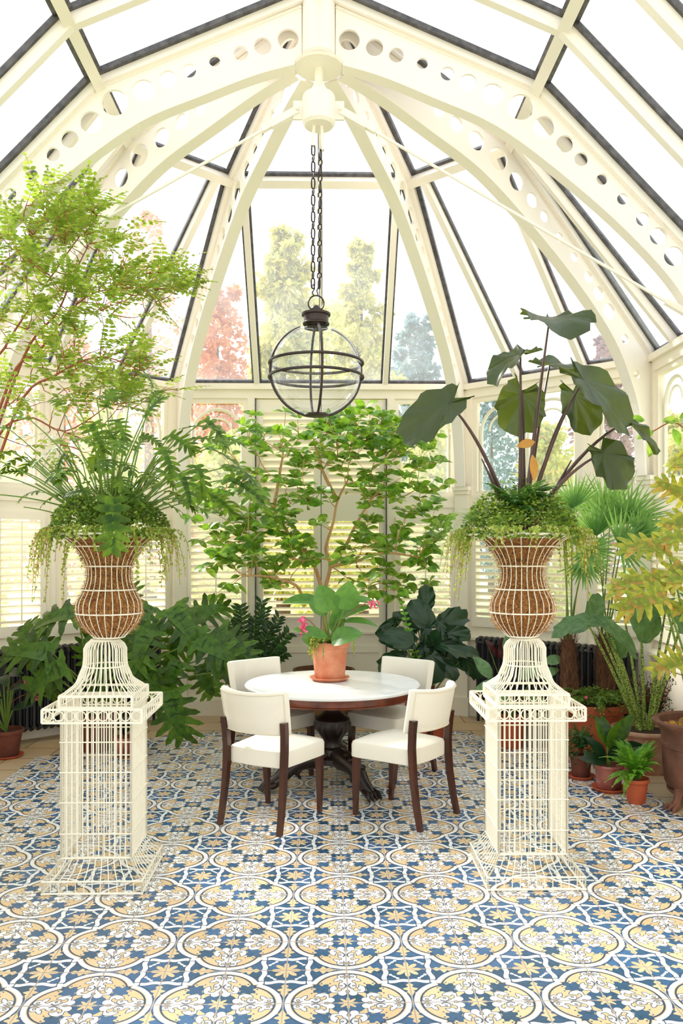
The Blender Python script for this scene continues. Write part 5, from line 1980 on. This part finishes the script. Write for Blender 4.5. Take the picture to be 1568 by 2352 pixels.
r = random.Random(14)
mc = V((.03, 6.27, 1.02))
th = thing('medinilla', mc, 'broad-leaved plant with pink flower sprays in the terracotta pot on the table', 'plant')
for (px, py, d, L, W, f, nd, be) in (
        (757, 1404, 6.2, 0.22, 0.21, (-.35, -.2, .9), (0, -1, .3), .3), (790, 1399, 6.2, 0.24, 0.22, (.15, -.3, 1), (.15, -1, .15), -.2), (750, 1466, 6.15, 0.27, 0.11, (-1, -.2, .45), (-.2, -.7, .8), .5),
        (762, 1474, 6.05, 0.26, 0.16, (.55, -.5, .35), (-.2, -.9, .6), .9), (775, 1424, 6.25, 0.29, 0.10, (.95, 0, .55), (0, -.6, 1), .5), (735, 1384, 6.3, 0.31, 0.14, (-1, .1, .15), (0, -.7, 1), .5),
        (800, 1379, 6.3, 0.27, 0.12, (.95, .1, .0), (0, -.5, 1), .6), (745, 1476, 6.2, 0.18, 0.13, (-.7, -.2, .2), (-.3, -.9, .4), .6), (768, 1456, 6.3, 0.25, 0.13, (.2, .2, 1), (0, -1, .2), .2),
        (790, 1429, 6.3, 0.29, 0.09, (1, .1, .1), (0, -.6, 1), .7), (748, 1414, 6.4, 0.22, 0.13, (-.6, .3, .7), (0, -1, .4), .3)):
    p = at(px, py, d)
    sb = MB(); b_0 = mc + V((r.uniform(-.02, .02), r.uniform(-.02, .02), -.01)); sb.tube(bez(b_0, b_0 + V(((p - mc).x * .35, (p - mc).y * .35, .10)), p, 6), [.010, .0095, .009, .008, .007, .006, .005], 7); sb.build('stem', M['stalkgreen'], th)
    lb = MB(); lb.blade(p, f, nd, L, W, nt=9, bend=be, fold=.35, prof=lambda t: math.sin(PI * min(1, (t * .97 + .03)) ** .8) ** .75); lb.build('leaf', M['lf_med'], th)
flower(th, mc + V((-.05, 0, .05)), at(697, 1418, 6.1), 20, r)
flower(th, mc + V((.05, 0, .15)), at(858, 1378, 6.1), 10, r)
th = thing('trailing_peperomia', mc + V((-.08, -.05, 0)), 'tiny-leaved trailing plant spilling over the left rim of the table pot', 'plant')
lf = MB(); sb = MB()
for k in range(900):
    a = r.uniform(0, 2 * PI); q = math.sqrt(r.random())
    o = mc + V((-.08 + .08 * q * math.cos(a), -.06 + .07 * q * math.sin(a), .050 + .05 * (1 - q * q) * r.random()))
    lf.tri_leaf(o, rv(r) + V((-.3, -.3, 0)), UPV + rv(r, .6), r.uniform(.010, .016), .011)
for k in range(34):
    x0 = r.uniform(-.19, -.02) if k < 28 else r.uniform(.12, .16)
    rim_a = math.atan2(-.12, x0) if x0 < .1 else -.25
    p0 = mc + V((.125 * math.cos(rim_a), .125 * math.sin(rim_a), .055)); ln = r.uniform(.05, .17)
    p2 = mc + V((.185 * math.cos(rim_a), .185 * math.sin(rim_a), .055 - ln))
    pts = bez(p0, mc + V((.205 * math.cos(rim_a), .205 * math.sin(rim_a), .10)), p2, 6); sb.tube(pts, .0009, 3)
    for i in range(int(ln * 170)):
        t = r.random() * 5.9; j = int(t)
        lf.tri_leaf(pts[j].lerp(pts[j + 1], t - j), rv(r), V((0, -1, 0)) + rv(r, .5), r.uniform(.009, .014), .010)
lf.build('foliage', M['lf_creep2'], th, smooth=False); sb.build('trailing_stems', M['twig'], th)

# medinilla in the pot at the left edge
m2 = V((P2(20, 6.96), 6.96, .21))
th = thing('medinilla', m2, 'shaded broad-leaved plant with pink flowers in the dark pot at the left edge', 'plant')
for k in range(16):
    a = r.uniform(0, 2 * PI)
    p = m2 + V((math.cos(a) * r.uniform(.05, .15) - .03, math.sin(a) * .10 - .05, r.uniform(.10, .52)))
    sb = MB(); sb.tube(bez(m2 + V((0, 0, .0)), m2.lerp(p, .6) + V((0, 0, .04)), p, 5), .006, 5); sb.build('stem', M['stalkgreen'], th)
    lb = MB(); lb.blade(p, V((math.cos(a), math.sin(a) - .2, r.uniform(-.1, .7))), UPV + V((0, -.7, 0)), r.uniform(.14, .22), .11, nt=7, bend=.7, fold=.25); lb.build('leaf', M['lf_dark'], th)
flower(th, m2 + V((.05, -.05, .25)), at(82, 1592, 6.75), 8, r)
flower(th, m2 + V((.02, -.02, .35)), at(62, 1560, 6.8), 3, r)
# little plants in the pots behind the left pedestal
q0 = V((P2(288, 6.96), 6.96, .175))
th = thing('small_potted_plant', q0, 'small leafy green plant in the pink pot behind the left wire pedestal', 'plant')
lf = MB()
for k in range(46):
    a = r.uniform(0, 2 * PI)
    lf.blade(q0, V((math.cos(a), math.sin(a), r.uniform(1.3, 3))), UPV + rv(r, .3), r.uniform(.12, .26), .035, nt=5, bend=.9)
lf.build('foliage', M['lf_dark'], th, smooth=False)

# ------------------------------------------------------------------ palms in the big planter
def palm(x, y, hz, fans, label, seed):
    r = random.Random(seed)
    th = thing('fan_palm', (x, y, .43), label, 'palm', 'fan palms in the large terracotta planter')
    mb = MB()
    mb.tube([(x, y, .43), (x + .01, y, .60), (x, y, hz - .2), (x, y, hz)], [.085, .082, .07, .05], 12)
    mb.build('trunk', M['palmbark'], th)
    hb = MB()
    for k in range(520):
        a = r.uniform(0, 2 * PI); z = r.uniform(.46, hz + .03)
        d = V((math.cos(a), math.sin(a), 0))
        o = V((x, y, z)) + d * (.078 - .03 * max(0, (z - .5) / (hz - .4)))
        hb.tri_leaf(o, d * .45 + V((r.uniform(-.3, .3), r.uniform(-.3, .3), 1)), d, r.uniform(.04, .12), .006)
    hb.build('trunk_fibres', M['palmhair'], th, smooth=False)
    for (px, py, d, L, ang, spread) in fans:
        p = at(px, py, d)
        sb = MB(); sb.tube(bez((x + r.uniform(-.03, .03), y, hz - .03), V((x, y, hz)).lerp(p, .5) + V((0, 0, .12)), p, 8), [.008, .0075, .007, .0065, .006, .0055, .005, .0045, .004], 5)
        sb.build('leaf_stalk', M['stalkgreen'], th)
        lb = MB()
        n = 21
        for k in range(n):
            t = math.radians(ang + (k / (n - 1) - .5) * spread)
            f = rightv * math.cos(t) + V((0, -.25 + .12 * (-1) ** k * .3, math.sin(t)))
            lb.blade(p, f, V((.1 * (-1) ** k, -1, .3)), L * r.uniform(.85, 1.05), .026, nt=6, bend=r.uniform(-.05, .35), fold=.5, prof=lambda q: min(1, .35 + q * 2.2) * (1 if q < .5 else (1 - q) * 1.9 + .05))
        lb.build('fan_leaf', M['lf_palm'], th, smooth=False)
    return th


palm(P2(1308, 6.9), 6.9, .99, [(1318, 1165, 6.45, .30, 115, 160), (1300, 1240, 6.9, .30, 80, 220), (1350, 1260, 6.5, .26, -60, 200), (1290, 1200, 7.2, .28, 130, 180), (1340, 1290, 6.6, .24, -70, 180)],
     'left fan palm of the pair, its fibrous trunk just right of the right pedestal', 3)
palm(P2(1392, 7.0), 7.0, 1.02, [(1400, 1205, 6.8, .50, 80, 150), (1440, 1200, 6.7, .38, 55, 150), (1385, 1180, 6.95, .38, 110, 120), (1420, 1250, 6.5, .36, 20, 200), (1370, 1230, 6.7, .40, 100, 120), (1462, 1235, 6.5, .28, 40, 150)],
     'right fan palm of the pair, with the tallest pleated fan leaves', 4)
pc = V((P2(1368, 6.9), 6.9, .44))
th = thing('trailing_underplanting', pc, 'mixed low ferns and creeping green plants filling the palm planter', 'plant')
lf = MB(); sb = MB()
for k in range(2600):
    a = r.uniform(0, 2 * PI); q = math.sqrt(r.random()) * .30
    z = .045 + .11 * r.random() * (1.1 - q / .3)
    if q > .275: q = r.uniform(.295, .325); z = .04 - .12 * r.random()
    lf.tri_leaf(pc + V((q * math.cos(a), q * math.sin(a), z)), rv(r) + V((0, -.2, .2)), UPV + rv(r, .6), r.uniform(.016, .03), .015)
for k in range(22):
    a = r.uniform(PI, 2 * PI)
    frond(lf, sb, pc + V((.1 * math.cos(a), .16 * math.sin(a), .06)), pc + V((.36 * math.cos(a), .36 * math.sin(a), r.uniform(-.02, .14))), 15, .04, .012, r, up=.4)
lf.build('foliage', M['lf_creep'], th, smooth=False); sb.build('frond_ribs', M['stalkgreen'], th)
fb = MB(); fb.ball(at(1346, 1602, 6.6), .014, n=8, m=6); fb.build('pink_blossom', M['pink'], th)

# ------------------------------------------------------------------ zebra-stalk elephant ear in the terracotta bowl
zc_ = V((P2(1488, 6.45), 6.45, .30))
th = thing('spotted_elephant_ear', zc_, 'elephant ear plant with spotted green stalks and pale arrow leaves in the terracotta bowl', 'plant')
for (px, py, d, L, W, dx, dz, dy, nd) in ((1345, 1425, 6.2, .34, .22, -.9, -.15, -.2, (-.1, -.5, 1)), (1395, 1440, 6.1, .38, .22, .8, -.5, -.2, (.1, -.6, 1)), (1380, 1425, 6.4, .32, .20, -1, -.1, -.1, (0, -.5, 1)), (1470, 1405, 6.3, .32, .30, .45, -.9, -.1, (.1, -1, .25)),
                                      (1550, 1405, 6.15, .30, .24, .5, -.6, -.2, (.1, -.7, .7)), (1430, 1400, 6.55, .28, .18, .7, -.3, 0, (0, -.6, 1)), (1530, 1390, 6.35, .30, .22, -.8, -.3, 0, (0, -.6, 1)), (1410, 1470, 6.2, .22, .14, .7, -.7, 0, (0, -1, .3)),
                                      (1585, 1370, 6.2, .28, .22, .3, -.2, 0, (0, -.7, 1)), (1360, 1415, 6.6, .24, .17, .2, .6, 0, (0, -1, .4))):
    p = at(px, py, d)
    b = zc_ + V(((px - 1480) * .0004, r.uniform(-.03, .03), .02))
    sb = MB(); pts = bez(b, b.lerp(p, .5) + V((0, 0, .07)), p, 9); sb.tube(pts, [.018 - .0115 * i / 9 for i in range(10)], 8); sb.build('leaf_stalk', M['spot'], th)
    lb = MB(); lb.heart(p, rightv * dx + V((0, dy, dz)), V(nd), L * .86, W * .86, bend=.7, cup=.2, wave=.008, sinus=.5, rnd=r); lb.build('leaf', M['lf_zeb'], th)
th = thing('small_leaved_bush', zc_ + V((.25, .15, 0)), 'wiry bush of tiny dark leaves behind the terracotta bowl at the right edge', 'plant')
lf = MB(); sb = MB()
for k in range(90):
    a = r.uniform(0, 2 * PI)
    b = zc_ + V((.09, .06, .02)); e = b + V((r.uniform(-.14, .17), r.uniform(-.1, .22), r.uniform(.16, .42)))
    pts = bez(b, b + V(((e - b).x * .2, (e - b).y * .2, .14)), e, 8); sb.tube(pts, .002, 3)
    for i in range(2, 9):
        for j in range(3): lf.tri_leaf(pts[i] + rv(r, .012), rv(r), rv(r), r.uniform(.014, .022), .012)
lf.build('foliage', M['lf_bushdk'], th, smooth=False); sb.build('twigs', M['twig'], th)

# ------------------------------------------------------------------ small pots at the right
s0 = V((P2(1337, 6.24), 6.24, .18))
th = thing('small_bushy_plant', s0, 'small bushy plant with tiny dull leaves in the small pot by the right pedestal', 'plant')
lf = MB(); sb = MB()
for k in range(110):
    a = r.uniform(0, 2 * PI); e = s0 + V((.14 * r.random() * math.cos(a), .13 * math.sin(a) * r.random(), r.uniform(.05, .24)))
    if k < 30: e = s0 + V((.135 * math.cos(a), .135 * math.sin(a), -r.uniform(.02, .09)))
    pts = bez(s0 + V((0, 0, .012)), s0 + V((.155 * math.cos(a), .155 * math.sin(a), .07)) if k < 30 else s0.lerp(e, .4) + V((0, 0, .08)), e, 6); sb.tube(pts, .0014, 3)
    for i in range(2, 7):
        for j in range(3): lf.tri_leaf(pts[i] + rv(r, .01), rv(r), rv(r), r.uniform(.014, .022), .013)
lf.build('foliage', M['lf_fernd'], th, smooth=False); sb.build('twigs', M['twig'], th)
s1 = V((P2(1402, 5.92), 5.92, .17))
th = thing('broad_leaf_plant', s1, 'plant with big upright dark green leaves in the glazed pot with saucer', 'plant')
for (dx, dy, dz, L, W, be, rise) in ((-.75, -.1, .9, .24, .10, .3, .05), (.25, -.3, 1, .27, .13, -.1, .12), (.65, 0, 1.0, .30, .12, -.2, .14), (.95, -.2, .35, .24, .11, .6, .10), (-.3, .2, 1, .24, .11, .2, .14), (-.7, -.3, .2, .22, .10, .7, .04), (.1, -.5, .5, .2, .10, .9, .05), (.5, .3, .7, .22, .10, .5, .1), (-.1, .3, 1, .22, .1, .3, .16)):
    p = s1 + V((dx * .03, dy * .03, rise))
    sb = MB(); sb.tube([s1, s1.lerp(p, .5), p], .007, 6); sb.build('stem', M['stalkgreen'], th)
    lb = MB(); lb.blade(p, V((dx, dy, dz)), V((-dx * .5, -1, .5)), L, W, nt=8, bend=be, fold=.4); lb.build('leaf', M['lf_dark' if dz < .95 else 'lf_phil2'], th)
s2 = V((P2(1466, 5.62), 5.62, .175))
th = thing('potted_fern', s2, 'bright green feathery fern in the small red pot before the big urn', 'fern')
lf = MB(); sb = MB()
for k in range(84):
    a = r.uniform(0, 2 * PI); q = r.uniform(.14, .27)
    if math.cos(a) > .3: q = min(q, .125)
    if math.cos(a) < -.2 and math.sin(a) > .1: q = min(q, .15)
    e = s2 + V((q * math.cos(a), q * math.sin(a) * .9, r.uniform(-.10, .20) if q > .2 else r.uniform(.1, .24)))
    frond(lf, sb, s2 + rv(r, .015), e, 20, .034, .010, r, up=.35)
lf.build('foliage', M['lf_fern'], th, smooth=False); sb.build('frond_ribs', M['stalkgreen'], th)

# ------------------------------------------------------------------ yellowing lobed plant in the urn at the right edge
ub = V((ux, uy, .52))
bigphil(tuple(ub), [
    (1512, 1335, 5.3, 0.35, -1, .05, -.15, (-.1, -.9, .5)), (1532, 1260, 5.4, 0.34, -1, .15, -.1, (-.1, -.8, .7)), (1522, 1365, 5.1, 0.32, -.95, -.2, -.2, (-.1, -.8, .7)), (1582, 1230, 5.4, 0.29, -.8, -.1, -.1, (-.1, -.8, .7)),
    (1587, 1150, 5.6, 0.29, -.7, .5, -.1, (-.1, -1, .3)), (1602, 1190, 5.5, 0.27, -.9, -.1, -.1, (-.1, -.8, .7)), (1567, 1300, 5.3, 0.29, -.7, -.6, -.1, (-.1, -.9, .5)), (1622, 1080, 5.6, 0.27, -.8, .3, -.1, (-.1, -.8, .7)),
    (1567, 1510, 5.3, 0.24, -.85, -.35, -.1, (-.1, -.8, .7)), (1612, 1040, 5.7, 0.26, -.9, -.1, -.1, (-.1, -.8, .7)), (1632, 1330, 5.2, 0.30, -.9, .1, -.1, (-.1, -.8, .7)), (1622, 1420, 5.3, 0.27, -.6, .3, -.1, (-.1, -.9, .5))],
    'tall plant with yellowing deeply lobed leaves growing from the big urn at the right edge', 55, mk='lf_yel', name='yellow_lobed_plant', defw=.78)
th = thing('climbing_vine', (2.85, 6.0, 0), 'thin climbing vine with a few pale leaves by the right wall', 'vine')
sb = MB(); lf = MB()
pts = [V(q) for q in catmull([(2.85, 6.0, 0), (2.83, 6.0, .9), (2.86, 5.95, 1.7), (2.80, 5.9, 2.3), tuple(at(1560, 975, 5.8)), tuple(at(1500, 990, 5.7))], 5)]
sb.tube(pts, .005, 5)
for (px, py, dx, dz) in ((1500, 990, -1, -.4), (1520, 968, .9, .1), (1545, 985, .4, -1), (1500, 1010, -.3, -1), (1480, 965, -1, .1), (1560, 960, .9, .4)):
    lf.blade(at(px, py, 5.7), rightv * dx + V((0, -.2, dz)), V((0, -1, .5)), .13, .07, nt=5, bend=.5)
lf.build('foliage', M['lf_shrub'], th, smooth=False); sb.build('stem', M['twig'], th)

# ================================================================== garden outside
M['grass'] = mat('lawn', (190, 198, 140), .9, noise=((214, 212, 158), 1.2, (1, 1, 1)))
mb = MB()
mb.box(-45, 45, -20, 70, -.35, -.12)
tag(mb.build('lawn', M['grass'], smooth=False), kind='structure')
M['t_gold'] = leafmat('golden_foliage', [(168, 176, 96), (206, 198, 110), (224, 212, 136), (140, 156, 96)], .8, .4, (234, 224, 130), spec=.1)  # foliage colours paled: outdoor glare and haze are painted into them
M['t_red'] = leafmat('autumn_foliage', [(206, 124, 84), (216, 156, 108), (190, 112, 92), (214, 184, 130)], .8, .4, (236, 160, 110), spec=.1)
M['t_blue'] = leafmat('blue_green_foliage', [(100, 130, 140), (128, 156, 168), (112, 140, 140)], .8, .3, (170, 196, 196), spec=.1)
M['t_green'] = leafmat('hedge_foliage', [(172, 190, 110), (204, 212, 130), (228, 224, 150), (232, 206, 140)], .8, .45, (232, 230, 150), spec=.1)
M['t_twig'] = leafmat('bare_twigs', [(150, 120, 130), (176, 140, 140)], .9, 0)
M['t_trunk'] = mat('tree_trunk', (110, 90, 76), .9)


def tree(x, y, h, w, mk, label, seed, z0=.8, n=5200, ls=.16, cone=0.0, name='garden_tree', droop=.3, cat='tree'):
    r = random.Random(seed)
    th = thing(name, (x, y, -.12), label, cat, 'trees and shrubs in the garden outside')
    tb = MB(); tb.tube([(x, y, -.12), (x, y, h * .4), (x, y, h * .85)], [.16 * h / 8, .10 * h / 8, .03], 7)
    tb.build('trunk', M['t_trunk'], th)
    lobes = []
    NL = 70
    for k in range(NL):
        t = (k + .5) / NL
        a = k * 2.4
        prof = (1 - t * cone) * (1 - t ** 5 * .6) * min(1, .55 + t * 1.6)
        rw = w * prof * r.uniform(.1, .78)
        lobes.append((x + rw * math.cos(a), y + rw * math.sin(a), z0 + (h - z0) * t, w * prof * r.uniform(.16, .34)))
    fb = MB()
    for k in range(n):
        lx, ly, lz, lr = lobes[r.randrange(NL)]
        d = rv(r); d.normalize()
        q = lr * r.random() ** .45
        o = V((lx, ly, lz)) + V((d.x * q, d.y * q, d.z * q * 1.0))
        if o.z < .02: continue
        fb.tri_leaf(o, d + V((0, 0, -droop)) + rv(r, .5), rv(r), r.uniform(.6, 1.2) * ls, ls * .55)
    fb.build('crown', M[mk], th, smooth=False)


def pxx(px, d): return (px - 748) / FPX * d


tree(pxx(650, 17.5), 17.5, 8.59, 1.85, 't_gold', 'tall golden green conifer outside behind the lantern chain, left one', 61, cone=.55, n=9000, ls=0.20, droop=.8)
tree(pxx(830, 21.5), 21.5, 9.94, 2.30, 't_gold', 'tall golden green conifer outside behind the lantern chain, right one', 62, cone=.75, n=9000, ls=0.20, droop=.8)
tree(pxx(740, 31), 31, 11.14, 3.90, 't_green', 'wide hazy tree outside behind the two golden conifers', 63, cone=.15, n=9000, ls=0.24)
tree(pxx(500, 22.5), 22.5, 8.97, 1.80, 't_red', 'orange red autumn tree outside, left of the conifers', 64, cone=.2, n=7000, ls=0.18)
tree(pxx(345, 33), 33, 15.40, 3.00, 't_red', 'pale pink autumn tree outside seen through the left roof panes', 65, cone=.4, n=4200, ls=0.18)
tree(pxx(960, 26), 26, 9.22, 2.00, 't_blue', 'hazy blue green tree outside, right of the conifers', 66, cone=.5, n=7000, ls=0.22)
tree(pxx(1130, 36), 36, 9.03, 3.00, 't_blue', 'low pale blue tree outside seen below the right roof panes', 67, cone=.5, n=3800, ls=0.24)
tree(pxx(1400, 26), 26, 8.52, 2.40, 't_twig', 'bare pinkish tree outside behind the elephant ear leaves', 68, cone=.4, n=3000, ls=0.24)
tree(pxx(150, 24), 24, 8.05, 2.60, 't_red', 'russet tree outside behind the feathery tree', 69, cone=.3, n=4200, ls=0.22)
hed = [(-6.2, 11.0), (-4.8, 12.2), (-3.2, 12.8), (-1.6, 13.2), (.0, 13.6), (1.6, 13.2), (3.2, 12.6), (4.8, 11.8), (6.2, 10.6), (-7.2, 8.6), (7.2, 8.2)]
where = ['behind the left corner windows', 'behind the second left window', 'behind the left moss urn', 'left of the double doors', 'straight behind the double doors', 'right of the double doors', 'behind the right moss urn',
         'behind the palms', 'behind the right corner windows', 'beyond the left side wall', 'beyond the right side wall']
for k, (x, y) in enumerate(hed):
    tree(x * 1.12, y * 1.05, 4.1 + .5 * math.sin(k * 1.7), .92, 't_green', 'yellow green garden shrub outside, ' + where[k], 80 + k, z0=.1, n=4800, ls=.13, cone=.1, name='garden_shrub', cat='shrub')
